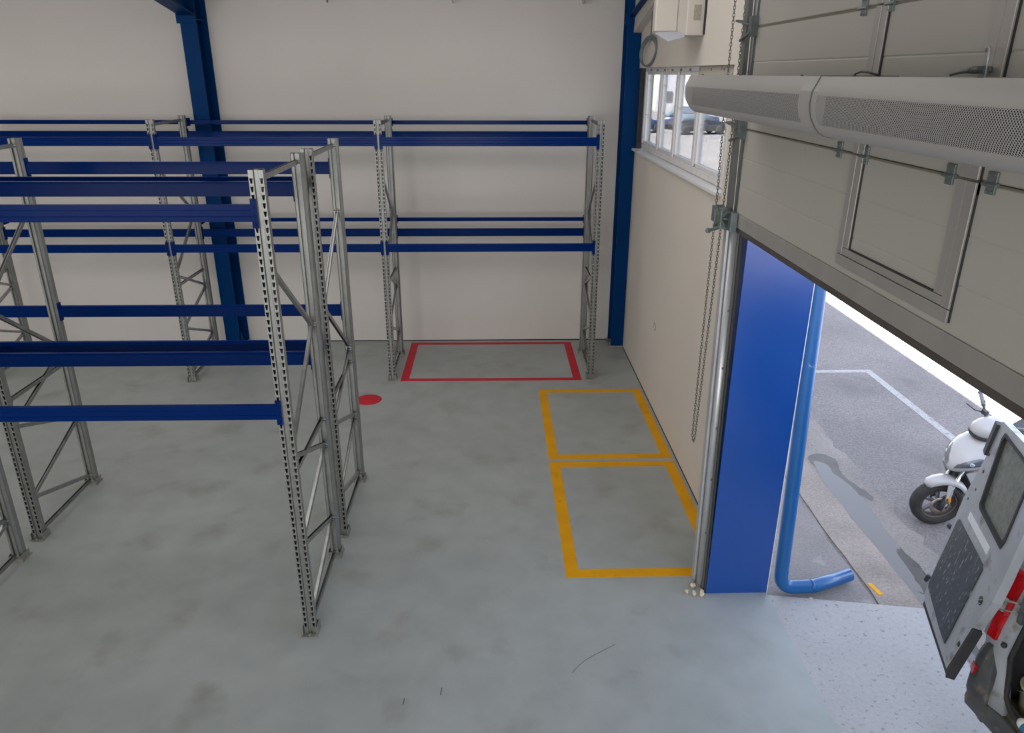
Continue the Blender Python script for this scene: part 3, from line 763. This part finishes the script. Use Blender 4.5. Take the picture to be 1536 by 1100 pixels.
car('dark blue car parked across the yard, seen through the pane beside the corner column', M['carblue'], 10.6, 57.5, .35)
car('black car parked across the yard, seen through the second pane', M['cardark'], 14.9, 56.3, .2)
car('blue grey car across the yard, seen under the end of the air curtain', M['carsilv'], 19.2, 55.6, .3, 1.05)
car('dark blue car in the row behind, roof seen above the others through the panes', M['carblue'], 15.6, 62.0, .1, 1.12)
car('blue grey car in the row behind, seen in the pane by the column', M['carsilv'], 10.4, 63.0, .2, 1.1)
bd = thing('building', 'bright white building across the yard, seen through the window', 'building', (20, 95, 0))
m = MB(); m.box(-14, 0, 0, 12, -.1, 9).box(0, 5, -4, 12, -.1, 9).box(5, 30, 0, 12, -.1, 9); m.build('facade', M['bld'], bd)
m = MB(); m.prism([(-1.2, -.1), (1.6, -.1), (1.0, 9), (-.4, 9)], 'y', -4.4, -4.0); m.build('lilac_panel', M['bldg'], bd)
for (xx, yy, zz) in ((-2.2, -.05, 1.6), (.3, -4.45, 1.6), (3.2, -4.05, 1.6), (8, -.05, 1.6), (-6, -.05, 1.6)):
    m = MB(); m.box(xx - .35, xx + .35, yy - .05, yy + .05, zz - .55, zz + .55); m.build('dark_window', M['bldwin'], bd)

# ------------------------------------------------------------------ scooter
def scooter():
    r = thing('motor_scooter', 'white motor scooter parked on the asphalt outside the door', 'scooter', (4.245, 6.14, -.03))
    F = 1.0  # front contact is the origin; local +x forward, +y left; body behind at -x
    def ring(z, xf, xb_, w, p=1.05, n=14):
        """horizontal ring of the front fairing, nose at +x"""
        pts = []
        for k in range(n + 1):
            t = math.pi * (k / n - .5)
            pts.append((xb_ + (xf - xb_) * abs(math.cos(t)) ** p, w * math.copysign(abs(math.sin(t)) ** .8, math.sin(t)), z))
        return pts
    # steered front wheel group, axle at z .245
    st = math.radians(-30); ax = V((math.sin(-st), math.cos(st), 0)); c = V((0, 0, .245))
    wh = MB(); wh.lathe([(.165, -.045), (.19, -.058), (.222, -.055), (.240, -.036), (.2465, 0), (.240, .036), (.222, .055), (.19, .058), (.165, .045)], c, ax, 36, True, True)
    wo = wh.build('front_wheel', M['tyre'], r)
    m = MB(); m.lathe([(.150, -.040), (.170, -.046), (.170, .046), (.150, .040)], c, ax, 32, True, True); m.build('rim', M['rimgrey'], wo)
    m = MB(); fw = V((ax.y, -ax.x, 0)); up = V((0, 0, 1))
    for k in range(6):
        t = 2 * math.pi * k / 6 + .3; d = fw * math.cos(t) + up * math.sin(t)
        m.bar(c + d * .03, c + d * .158, .022, .034, ax)
    m.lathe([(.035, -.05), (.035, .05)], c, ax, 14); m.build('spokes', M['sgrey'], wo)
    m = MB(); cd = c + ax * .062; m.lathe([(.045, -.002), (.095, -.002), (.095, .002), (.045, .002)], cd, ax, 28, True, True)
    for k in range(5):
        t = 2 * math.pi * k / 5; d = fw * math.cos(t) + up * math.sin(t); m.bar(cd, cd + d * .05, .012, .004, ax)
    m.build('brake_disc', M['disc'], wo)
    # fork
    m = MB()
    for s in (-1, 1):
        m.tube([c + ax * (s * .085), c + ax * (s * .085) + V((-.045, 0, .12)), c + ax * (s * .08) + V((-.145, 0, .42))], .017, 10)
    m.build('fork', M['chrome'], r)
    m = MB()
    for s in (-1, 1): m.tube([c + ax * (s * .085) + V((.01, 0, -.03)), c + ax * (s * .085) + V((-.03, 0, .10))], .026, 10)
    m.box(.03, .10, .08, .115, .22, .32) if False else m.bar(c + ax * .088 + V((-.085, 0, -.02)), c + ax * .088 + V((-.06, 0, .06)), .035, .05)
    m.build('fork_leg', M['sdark'], r)
    m = MB(); m.bar(c + ax * .112 + V((-.075, 0, .055)), c + ax * .112 + V((-.045, 0, .115)), .014, .03); m.build('side_reflector', M['orange'], r)
    # fender: arc over the wheel plus a side blade
    m = MB(); rings = []
    for k in range(13):
        t = math.radians(48 + 92 * k / 12); rr = .272 + .012 * math.sin(math.pi * k / 12)
        wv = .062 + .02 * math.sin(math.pi * k / 12) if k else .03
        ce = c + fw * (rr * math.cos(t)) + up * (rr * math.sin(t)); od = fw * math.cos(t) + up * math.sin(t)
        rings.append([ce + ax * wv - od * .03, ce + ax * wv * .7 + od * .008, ce + od * .016, ce - ax * wv * .7 + od * .008, ce - ax * wv - od * .03, ce - ax * wv * .9 - od * .036, ce + od * .002, ce + ax * wv * .9 - od * .036])
    m.loft(rings)
    for s in (-1, 1):
        a0 = c + ax * (s * .083) + V((.02, 0, .255)); a1 = c + ax * (s * .085) + V((-.11, 0, .235)); b0 = c + ax * (s * .098) + V((-.065, 0, .01)); b1 = c + ax * (s * .098) + V((-.03, 0, .005))
        o_ = ax * (s * .012)
        m.obox([a0, a1, b0, b1, a0 + o_, a1 + o_, b0 + o_, b1 + o_])
    m.build('front_fender', M['swhite'], r)
    # nose fairing
    SEC = [(.605, -.06, -.25, .045), (.63, .02, -.28, .10), (.67, .03, -.33, .165), (.725, -.01, -.36, .215), (.78, -.07, -.38, .225), (.83, -.14, -.40, .205), (.875, -.21, -.42, .17), (.91, -.265, -.43, .13), (.94, -.29, -.43, .10)]
    m = MB(); m.loft([ring(z, a, e, w) for z, a, e, w in SEC]); m.build('nose_fairing', M['swhite'], r)
    def nose(z, t, off=.004):
        for i in range(len(SEC) - 1):
            if SEC[i][0] <= z <= SEC[i + 1][0]: break
        f = (z - SEC[i][0]) / (SEC[i + 1][0] - SEC[i][0]); a, e, w = [SEC[i][k] + f * (SEC[i + 1][k] - SEC[i][k]) for k in (1, 2, 3)]
        th = t * math.pi / 2
        p = V((e + (a - e) * abs(math.cos(th)) ** 1.05, w * math.copysign(abs(math.sin(th)) ** .8, th), z))
        return p + V((math.cos(th), math.sin(th), .3)).normalized() * off
    for s in (-1, 1):
        m = MB(); rows = []
        for k in range(9):
            t = .10 + .54 * k / 8; lo_ = .668 + .075 * (k / 8); hi_ = lo_ + .012 + .075 * math.sin(math.pi * (.12 + .80 * k / 8))
            hi_ = max(hi_, lo_ + .012)
            rows.append([nose(lo_ + (hi_ - lo_) * j / 3, s * t) for j in range(4)])
        m.loft(rows, True, False, False); hl = m.build('headlight', M['lens'], r)
        m = MB(); pc = nose(.735, s * .36, .005); m.lathe([(.001, .004), (.014, .003), (.022, 0)], pc, (math.cos(s * .7), math.sin(s * .7), .3), 12); m.build('reflector', M['bulb'], hl)
    # dark inner tunnel behind the wheel and white leg shield panels
    m = MB(); m.loft([ring(z, a, e, w) for z, a, e, w in ((.16, -.34, -.52, .10), (.30, -.33, -.52, .13), (.45, -.22, -.46, .14), (.58, -.12, -.42, .13))]); m.build('inner_shield', M['sdark'], r)
    for s in (-1, 1):
        m = MB()
        A = [(-.06, s * .13, .625), (-.24, s * .20, .70), (-.38, s * .215, .74), (-.44, s * .20, .40), (-.46, s * .17, .22), (-.40, s * .15, .20), (-.30, s * .145, .36)]
        m.loft([A, [(p[0] - .02, p[1] - s * .022, p[2]) for p in A]], False); m.build('leg_shield', M['swhite'], r, .006)
        m = MB(); m.quad([nose(.835, s * .72, .005), nose(.835, s * .95, .005), nose(.89, s * .97, .005), nose(.88, s * .80, .005)]); m.build('dark_vent', M['sdark'], r)
    # head cowl and handlebar, turned with the front wheel
    RS = Matrix.Translation((-.38, 0, 0)) @ Matrix.Rotation(st * .55, 4, 'Z') @ Matrix.Translation((.38, 0, -.012))
    def turned(o): o.matrix_basis = RS; return o
    m = MB(); m.loft([ring(z, a, e, w, .6) for z, a, e, w in ((.93, -.245, -.45, .100), (.975, -.215, -.47, .130), (1.02, -.225, -.475, .130), (1.06, -.265, -.47, .11), (1.09, -.32, -.455, .08), (1.105, -.37, -.44, .03))]); turned(m.build('head_cowl', M['swhite'], r))
    m = MB(); m.loft([ring(z, a, e, w, .6) for z, a, e, w in ((.925, -.228, -.40, .108), (.955, -.212, -.42, .130))]); turned(m.build('cowl_band', M['sdark'], r))
    for s in (-1, 1):
        m = MB(); m.tube([(-.40, s * .06, 1.05), (-.42, s * .14, 1.075), (-.45, s * .22, 1.13), (-.47, s * .245, 1.15)], .013, 10)
        ba = turned(m.build('handlebar', M['sdark'], r))
        m = MB(); m.tube([(-.45, s * .215, 1.125), (-.50, s * .345, 1.185)], .019, 12).lathe([(.019, 0), (.024, .004), (.024, .014), (.012, .018)], (-.50, s * .345, 1.185), (-.3, s, .4), 12)
        m.build('grip', M['sgrey'], ba)
        m = MB(); m.tube([(-.41, s * .15, 1.09), (-.36, s * .20, 1.085), (-.34, s * .30, 1.10)], .006, 8).box(-.44, -.40, min(s * .12, s * .17), max(s * .12, s * .17), 1.07, 1.11); m.build('brake_lever', M['sdark'], ba)
    # floor, rear body, seat, rear wheel, exhaust
    m = MB(); m.loft([[(-.42, y * .8, .26), (-.42, y, .20), (-.42, -y, .20), (-.42, -y * .8, .26)] if False else [(x_, -w, z0), (x_, -w, z1), (x_, w, z1), (x_, w, z0)] for x_, w, z0, z1, y in ((-.44, .14, .17, .27, 0), (-.62, .17, .17, .25, 0), (-.80, .18, .17, .27, 0))], False); m.build('footboard', M['sdark'], r, .01)
    m = MB(); m.loft([[(x_, -w, z0), (x_, -w * .95, (z0 + z1) / 2), (x_, -w * .8, z1), (x_, w * .8, z1), (x_, w * .95, (z0 + z1) / 2), (x_, w, z0)] for x_, w, z0, z1 in ((-.76, .13, .24, .60), (-.85, .17, .28, .70), (-1.1, .18, .40, .74), (-1.4, .16, .52, .80), (-1.68, .09, .64, .86), (-1.76, .04, .74, .87))]); m.build('rear_body', M['swhite'], r)
    m = MB(); m.loft([[(x_, -w, z0), (x_, -w * .9, z1), (x_, 0, z1 + .015), (x_, w * .9, z1), (x_, w, z0)] for x_, w, z0, z1 in ((-.72, .07, .66, .74), (-.82, .14, .70, .80), (-1.05, .155, .74, .80), (-1.18, .15, .76, .84), (-1.45, .13, .80, .89), (-1.62, .07, .84, .89))]); m.build('seat', M['sdark'], r)
    c2 = V((-1.30, 0, .245))
    m = MB(); m.lathe([(.15, -.05), (.19, -.064), (.222, -.06), (.246, 0), (.222, .06), (.19, .064), (.15, .05)], c2, (0, 1, 0), 32, True, True); w2 = m.build('rear_wheel', M['tyre'], r)
    m = MB(); m.lathe([(.03, -.04), (.155, -.03), (.155, .03), (.03, .04)], c2, (0, 1, 0), 20); m.build('rim', M['sgrey'], w2)
    m = MB(); m.loft([[(x_, y0, z0), (x_, y1, z0), (x_, y1, z1), (x_, y0, z1)] for x_, y0, y1, z0, z1 in ((-.85, .06, .15, .20, .36), (-1.1, .07, .17, .18, .40), (-1.38, .07, .14, .19, .32))]); m.build('engine_case', M['sgrey'], r, .015)
    m = MB(); m.tube([(-.95, -.12, .24), (-1.15, -.15, .27), (-1.55, -.16, .36)], [.03, .055, .05], 14); m.build('exhaust', M['sgrey'], r)
    m = MB(); m.tube([(-.80, .12, .22), (-.80, .20, .01)], .012, 8); m.build('side_stand', M['sdark'], r)
    r.rotation_mode = 'XYZ'
    r.matrix_world = Matrix.Translation((4.245, 6.14, -.028)) @ Matrix.Rotation(math.radians(205), 4, 'Z') @ Matrix.Rotation(math.radians(-7), 4, 'X')
    return r
scooter()

# ------------------------------------------------------------------ van
van = thing('van', 'worn pale grey van backed up outside the doorway with its rear door swung open', 'van', (3.0, 2.6, 0))
def rv(o): o.location = (-3.0, -2.6, 0); return o
YL, YR = 3.455, 1.75
def xr(z): return 2.84 + .10 * max(0, z - .62)       # raked rear plane
# side walls with wheel arches, roof
for (y, s, lb) in ((YL, -1, 0), (YR, 1, 0)):
    m = MB()
    out = []
    def side(x_, z_): 
        tum = .10 * max(0, z_ - 1.1)
        return (x_, y + s * tum, z_)
    arch = [(3.98 + .36 * math.cos(t), .30 + .36 * math.sin(t)) for t in [math.pi * k / 10 for k in range(10, -1, -1)]]
    arch2 = [(6.65 + .36 * math.cos(t), .30 + .36 * math.sin(t)) for t in [math.pi * k / 10 for k in range(10, -1, -1)]]
    low = [(3.06, .46)] + arch + arch2 + [(7.35, .42), (7.4, .85)]
    topl = [(6.5, 1.08), (5.75, 1.80), (5.3, 1.96), (xr(1.95), 1.96)]
    poly = low + topl + [(xr(1.2), 1.2), (xr(.99), .99), (3.06, .95)]
    A = [side(*q) for q in poly]; B = [(p[0], p[1] + s * .04, p[2]) for p in A]
    m.loft([A, B], False); rv(m.build('body_side', M['vwhite'], van))
def tw(z): return .10 * max(0, z - 1.1)
m = MB(); m.loft([[(x_, YR + tw(z) + .0, z), (x_, (YL + YR) / 2, z + .05), (x_, YL - tw(z), z), (x_, YL - tw(z), z - .03), (x_, YR + tw(z), z - .03)] for x_, z in ((xr(1.98), 1.96), (4.0, 1.98), (5.3, 1.96))]); rv(m.build('roof', M['vwhite'], van))
m = MB(); m.loft([[(x_, YR + .03, z), (x_, YL - .03, z), (x_, YL - .03, z - .03), (x_, YR + .03, z - .03)] for x_, z in ((6.5, 1.08), (7.25, .95), (7.42, .78), (7.42, .40))]); rv(m.build('bonnet', M['vwhite'], van))
m = MB(); m.quad([(5.3, YR + .12, 1.93), (5.3, YL - .12, 1.93), (6.5, YL - .04, 1.09), (6.5, YR + .04, 1.09)]); rv(m.build('windscreen', M['carglass'], van))
# rear corner pillars and header
for (y, s) in ((YL, -1), (YR, 1)):
    m = MB(); rings = []
    for z in (.60, .8, 1.0, 1.3, 1.6, 1.95):
        px = xr(z) + (.05 if z < .95 else 0)
        yo = y + s * tw(z); w_ = .165 if z > .8 else .165 + .09 * ((.8 - z) / .2) ** 2
        rings.append([(px + .10, yo, z), (px + .015, yo, z), (px, yo + s * .02, z), (px, yo + s * w_ * .7, z), (px + .03, yo + s * w_, z), (px + .075, yo + s * w_, z)])
    m.loft(rings); rv(m.build('rear_pillar', M['vwhite'], van))
m = MB(); m.box(xr(1.9), xr(1.9) + .12, YR + .2, YL - .2, 1.86, 1.97); rv(m.build('header', M['vwhite'], van, .01))
# load floor, lining
m = MB(); m.box(xr(.6) + .16, 5.2, YR + .05, YL - .05, .56, .60); rv(m.build('load_floor', M['vfloor'], van))
m = MB(); m.box(5.15, 5.2, YR + .05, YL - .05, .6, 1.9).box(2.93, 5.2, YL - .13, YL - .10, .56, 1.85).box(2.93, 5.2, YR + .10, YR + .13, .56, 1.85); rv(m.build('lining', M['vdark'], van))
m = MB(); m.box(3.5, 5.2, YR + .1, YL - .1, .36, .52); rv(m.build('chassis', M['vdark'], van))
# sill and bumper
m = MB(); m.prism([(2.94, .60), (2.96, .625), (3.0, .63), (3.03, .605), (3.03, .50), (2.94, .50)], 'y', YR + .12, YL - .12); rv(m.build('sill', M['vfloor'], van, .006))
m = MB(); rings = []
for y in (YL - .02, YL - .10, YL - .3, YL - .6, YR + .6, YR + .3, YR + .10, YR + .02):
    e = min(YL - y, y - YR); x0 = 2.85 + .035 * min(1, e / .3)
    rings.append([(x0 + .10, y, .40), (x0 + .012, y, .47), (x0, y, .53), (x0 + .006, y, .57), (x0 + .03, y, .595), (3.0, y, .60), (3.05, y, .40)])
m.loft(rings, False); rv(m.build('bumper', M['bumper'], van, .006))
for (y, s, nm) in ((YL, 1, 'bumper_corner'), (YR, -1, 'bumper_corner')):
    m = MB(); rings = []
    for z, o_, x0, wi in ((.40, .0, 2.93, .12), (.50, .035, 2.87, .15), (.60, .055, 2.852, .165), (.72, .055, 2.855, .15), (.84, .045, 2.865, .125), (.94, .025, 2.88, .105), (1.0, .0, 2.89, .09)):
        rings.append([(3.30, y + s * (o_ - .03), z), (3.30, y + s * o_, z), (x0 + .12, y + s * o_, z), (x0 + .04, y + s * (o_ - .02), z), (x0, y + s * (o_ - .07), z), (x0 - .004, y + s * (o_ - .07 - wi * .4), z), (x0 + .02, y - s * wi, z), (x0 + .06, y - s * wi, z), (x0 + .10, y + s * (o_ - .06), z)])
    m.loft(rings, False); rv(m.build(nm, M['bumper'], van, .006))
m = MB(); m.box(3.0, 3.6, YL - .002, YL + .012, .40, .66); rv(m.build('side_moulding', M['bumper'], van, .006))
m = MB(); m.obox([(2.835, 3.40, .72), (2.86, 3.40, .72), (2.885, 3.47, .72), (2.86, 3.465, .72), (2.84, 3.40, .78), (2.86, 3.40, .78), (2.89, 3.46, .78), (2.865, 3.455, .78)]); rv(m.build('bumper_reflector', M['redlens'], van, .004))
m = MB(); m.tube([(xr(z) + (.10 if z < .95 else .06), YL - tw(z) - w, z) for z, w in ((1.9, .178), (1.5, .178), (1.2, .178), (.95, .178), (.80, .18), (.70, .205), (.655, .27), (.64, .38), (.635, .9))], .016, 8)
rv(m.build('opening_seal', M['rubber'], van))
m = MB(); m.ball((2.885, 3.295, 1.03), .017, 10); rv(m.build('seal_bung', M['rubber'], van))
# tail lamp on the corner pillar (three stacked lenses)
def lamp(z0, z1, mt, nm, ya=3.345, yb_=3.462, d0=0.0):
    def P(y_, z_, d): return (xr(z_) - .016 + d + (.03 if y_ > 3.44 else 0), y_ - tw(z_), z_)
    m = MB()
    rings = []
    for z_ in (z0, (z0 + z1) / 2, z1):
        rings.append([P(ya, z_, .0 + d0), P((ya + yb_) / 2, z_, -.012 + d0), P(yb_ - .012, z_, .0 + d0), P(yb_, z_, .02), P(yb_, z_, .07), P(ya, z_, .05)])
    m.loft(rings, False); return rv(m.build(nm, mt, van, .003))
lamp(1.02, 1.195, M['redlens'], 'tail_lamp'); lamp(1.30, 1.485, M['redlens'], 'tail_lamp')
lamp(1.198, 1.297, M['redlens'], 'tail_lamp', 3.345, 3.378); lamp(1.198, 1.297, M['clearlens'], 'reversing_lamp', 3.38, 3.462)
for (x_, y) in ((3.98, YL - .12), (3.98, YR + .12), (6.65, YL - .12), (6.65, YR + .12)):
    m = MB(); m.lathe([(.19, -.09), (.29, -.10), (.325, -.06), (.325, .06), (.29, .10), (.19, .09)], (x_, y, .297), (0, 1, 0), 28, True, True); wo = rv(m.build('wheel', M['tyre'], van))
    m = MB(); m.lathe([(.03, -.05), (.20, -.06), (.20, .06), (.03, .05)], (x_, y, .297), (0, 1, 0), 20); m.build('rim', M['sgrey'], wo)

# the open rear door: panel plane from hinge foot, u outwards, v up
B0 = V((2.8, 3.628, .746)); U_ = V((.34158, .93935, .03074)); V_ = V((.12851, -.07908, .98855)); N_ = V((.93102, -.33372, -.14773))
def dpt(u, v, n=0): return B0 + U_ * u + V_ * v + N_ * n      # n > 0 is the outer skin side
def doorpoly(poly, n0, n1, mt, nm, par, smooth=False, bevel=0):
    m = MB(); m.loft([[dpt(u, v, n0) for u, v in poly], [dpt(u, v, n1) for u, v in poly]], smooth)
    o = m.build(nm, mt, par, bevel); return o
vd_out = [(-.165, -.06), (.56, -.115), (.60, -.08), (.665, .36), (.705, .66), (.665, 1.03), (.70, 1.22), (.67, 1.27), (.27, 1.325), (-.02, 1.34), (-.16, 1.30), (-.205, 1.0), (-.245, .716), (-.255, .56), (-.225, .42), (-.205, .32)]
win = [(-.045, .80), (.395, .775), (.43, .79), (.555, 1.19), (.54, 1.235), (.20, 1.262), (.06, 1.265), (0, 1.2), (-.06, .86)]
# shell with a window hole: bridge inner and outer outlines
def ringed(outer, inner, n0, n1, mt, nm, par, bevel=0):
    m = MB()
    def ang(p, c): return math.atan2(p[1] - c[1], p[0] - c[0])
    c = (.25, 1.02); K = 72
    def hit(poly, t):
        d = (math.cos(t), math.sin(t)); best = None
        for i in range(len(poly)):
            a, e = poly[i], poly[(i + 1) % len(poly)]
            ex, ey = e[0] - a[0], e[1] - a[1]; den = d[0] * ey - d[1] * ex
            if abs(den) < 1e-9: continue
            s = ((a[0] - c[0]) * ey - (a[1] - c[1]) * ex) / den; q = ((a[0] - c[0]) * d[1] - (a[1] - c[1]) * d[0]) / den
            if s > 0 and -1e-6 <= q <= 1 + 1e-6 and (best is None or s > best): best = s
        return (c[0] + d[0] * best, c[1] + d[1] * best)
    ts = sorted([ang(p, c) for p in outer] + [ang(p, c) for p in inner] + [-math.pi + 2 * math.pi * k / K for k in range(K)])
    O_ = [hit(outer, t) for t in ts]; I_ = [hit(inner, t) for t in ts]
    R_ = [[dpt(u, v, n0) for u, v in O_], [dpt(u, v, n1) for u, v in O_], [dpt(u, v, n1) for u, v in I_], [dpt(u, v, n0) for u, v in I_]]
    R_.append(R_[0]); m.loft(R_, False, False)
    return m.build(nm, mt, par, bevel)
vdoor = rv(ringed(vd_out, win, .0, .05, M['vwhite'], 'rear_door', van)); vdoor['label'] = 'open rear door with black inner trim and dirty window'
def sh(poly, c, k): return [(c[0] + (u - c[0]) * k, c[1] + (v - c[1]) * k) for u, v in poly]
doorpoly([(0, 0), (.15, -.01), (.57, -.012), (.59, .01), (.615, .53), (.60, .55), (.035, .605), (.01, .58)], -.008, .002, M['vtrim'], 'trim_panel', vdoor)
doorpoly(win, .018, .024, M['vglass'], 'door_glass', vdoor)
ringed(sh(win, (.25, 1.02), 1.04), sh(win, (.25, 1.02), .96), -.006, .02, M['rubber'], 'window_seal', vdoor)
m = MB(); m.loft([[dpt(u, v, n) for u, v in ((-.17, -.065), (.57, -.122), (.57, -.16), (-.15, -.10))] for n in (.01, .05)], False)
m.loft([[dpt(u, v, n) for u, v in ((-.165, -.06), (-.205, .32), (-.235, .32), (-.205, -.085))] for n in (-.005, .045)], False); m.build('bottom_seal', M['rubber'], vdoor)
doorpoly([(.055, .665), (.50, .628), (.51, .674), (.06, .715)], -.004, .002, M['paperwhite'], 'pale_grip_strip', vdoor)
doorpoly([(.655, 1.02), (.70, 1.03), (.725, 1.24), (.675, 1.235)], -.02, .05, M['sdark'], 'upper_latch', vdoor)
m = MB()
for (u, v, rr) in ((-.135, .47, .028), (-.15, .14, .017), (.63, .70, .008), (.60, .93, .011), (.635, 1.04, .008), (.585, .80, .008)):
    m.lathe([(.001, 0), (rr, 0), (rr, .002)], dpt(u, v, -.003), N_, 14)
m.build('door_holes', M['rubber'], vdoor)
m = MB(); m.tube([dpt(.62, .02, .02), dpt(.66, .02, .0), dpt(.67, -.03, .0)], .015, 8); m.tube([dpt(.68, .42, .02), dpt(.72, .42, .0)], .02, 8); m.build('lock_latch', M['sdark'], vdoor)
m = MB(); m.tube([dpt(-.135, .47, -.01), (2.86, 3.30, 1.33), (2.93, 3.27, 1.32)], .006, 8); m.tube([dpt(-.14, .45, -.01), (2.86, 3.29, 1.27), (2.93, 3.27, 1.28)], .005, 8); rv(m.build('check_strap', M['galv'], van))
m = MB(); m.box(2.885, 2.95, 3.235, 3.268, 1.22, 1.42); rv(m.build('latch_bracket', M['dsteel'], van, .004))
# load: bucket, bag, yellow lead, blue bottle
bk = thing('bucket', 'cream plastic bucket of mustard paste on the van load floor', 'bucket', (3.115, 3.205, .60))
m = MB(); m.lathe([(.001, .0), (.085, .0), (.105, .18), (.112, .18), (.112, .19), (.102, .19), (.083, .01)], (0, 0, 0), (0, 0, 1), 28); m.build('bucket_shell', M['bucket'], bk)
m = MB(); m.lathe([(.001, .10), (.05, .115), (.092, .10)], (0, 0, 0), (0, 0, 1), 20); m.build('paste', M['mustard'], bk)
m = MB(); m.tube([(.112 * math.cos(t), .112 * math.sin(t), .17 - .08 * abs(math.sin(t))) for t in [math.pi * k / 12 for k in range(13)]], .004, 6); m.build('bucket_handle', M['galv'], bk)
m = MB()
for (x_, y_, z_, r_) in ((3.4, 3.05, .80, .24), (3.62, 2.85, .85, .27), (3.33, 2.72, .74, .17), (3.75, 3.10, .90, .2)): m.ball((x_, y_, z_), r_, 16, .10)
tag(m.build('rubbish_bag', M['bag']), 'crumpled black plastic sack behind the bucket in the van', 'sack')
m = MB(); m.tube([(3.10, 3.33, 1.25), (3.13, 3.33, 1.33), (3.18, 3.33, 1.38), (3.25, 3.33, 1.30)], .02, 8)
tag(m.build('work_lead', M['yelltool']), 'yellow lead hanging inside the van beside the rear pillar', 'lead')
bt = thing('spray_bottle', 'light blue and white bottle lying on the van rear sill', 'bottle', (2.955, 3.07, .655))
m = MB(); m.tube([(0, 0, 0), (0, -.16, 0)], .036, 14); m.build('bottle_body', M['lblue'], bt)
m = MB(); m.tube([(0, .0, 0), (0, .035, 0), (0, .05, 0)], [.036, .03, .016], 14); m.build('bottle_cap', M['paperwhite'], bt)

# ------------------------------------------------------------------ light
W = bpy.data.worlds.new('World'); SC.world = W; W.use_nodes = True
nt = W.node_tree; bg = nt.nodes['Background']
sky = nt.nodes.new('ShaderNodeTexSky'); sky.sky_type = 'NISHITA'; sky.sun_disc = False
AZ = math.radians(35); EL = math.atan(6.03 / (4.15 / math.cos(AZ))); sky.sun_elevation = EL; sky.sun_rotation = math.radians(235); sky.air_density = 1.0; sky.dust_density = 1.2
hs = nt.nodes.new('ShaderNodeHueSaturation'); hs.inputs['Saturation'].default_value = .55
nt.links.new(sky.outputs[0], hs.inputs['Color']); nt.links.new(hs.outputs[0], bg.inputs[0]); bg.inputs[1].default_value = .70
sl = bpy.data.lights.new('sun', 'SUN'); sl.energy = 50; sl.angle = .009; sl.color = (1, .95, .87)
so = bpy.data.objects.new('sun', sl); COL.objects.link(so)
so.rotation_euler = V((math.cos(EL) * math.cos(AZ), math.cos(EL) * math.sin(AZ), -math.sin(EL))).to_track_quat('-Z', 'Y').to_euler()
so.location = (-20, 3, 30)
def area(x, y, z, sx, sy, e, col, aim=None):
    l = bpy.data.lights.new('hall_fill_light', 'AREA'); l.shape = 'RECTANGLE'; l.size = sx; l.size_y = sy; l.energy = e; l.color = col
    o = bpy.data.objects.new('hall_fill', l); COL.objects.link(o); o.location = (x, y, z)
    if aim: o.rotation_euler = (V(aim) - V((x, y, z))).to_track_quat('-Z', 'Y').to_euler()
    return o
for x in (-8.5, -3.8, -.4): area(x, 6.9, zc(6.9) - .22, 3.6, 2.4, 56, (1, .955, .905))   # added fill panels under the roof, no fixture there
# added fill panels before the solid front wall, in place of daylight behind the viewer
for x in (-8.5, -2.2): area(x, -9.0, 2.9, 5.5, 3.6, 405, (1, .98, .965), (x, 0, 3.1))

# ------------------------------------------------------------------ camera
f, pitch, yaw, roll, hc = 1120.26, math.radians(-21.4607), math.radians(1.502), math.radians(.1575), 4.0484
fwd = V((math.sin(yaw) * math.cos(pitch), math.cos(yaw) * math.cos(pitch), math.sin(pitch)))
rt = V((math.cos(yaw), -math.sin(yaw), 0)); up = rt.cross(fwd)
r2 = rt * math.cos(roll) + up * math.sin(roll); u2 = -rt * math.sin(roll) + up * math.cos(roll)
cam = bpy.data.cameras.new('camera'); cam.sensor_fit = 'HORIZONTAL'; cam.sensor_width = 36; cam.lens = 36 * f / 1536; cam.clip_start = .05; cam.clip_end = 500
co = bpy.data.objects.new('camera', cam); COL.objects.link(co)
mw = Matrix((r2, u2, -fwd)).transposed().to_4x4(); mw.translation = (0, 0, hc); co.matrix_world = mw
SC.camera = co
vs = SC.view_settings
vs.view_transform = 'Standard'; vs.look = 'None'; vs.gamma = 1; vs.use_curve_mapping = False; vs.exposure = 0.0
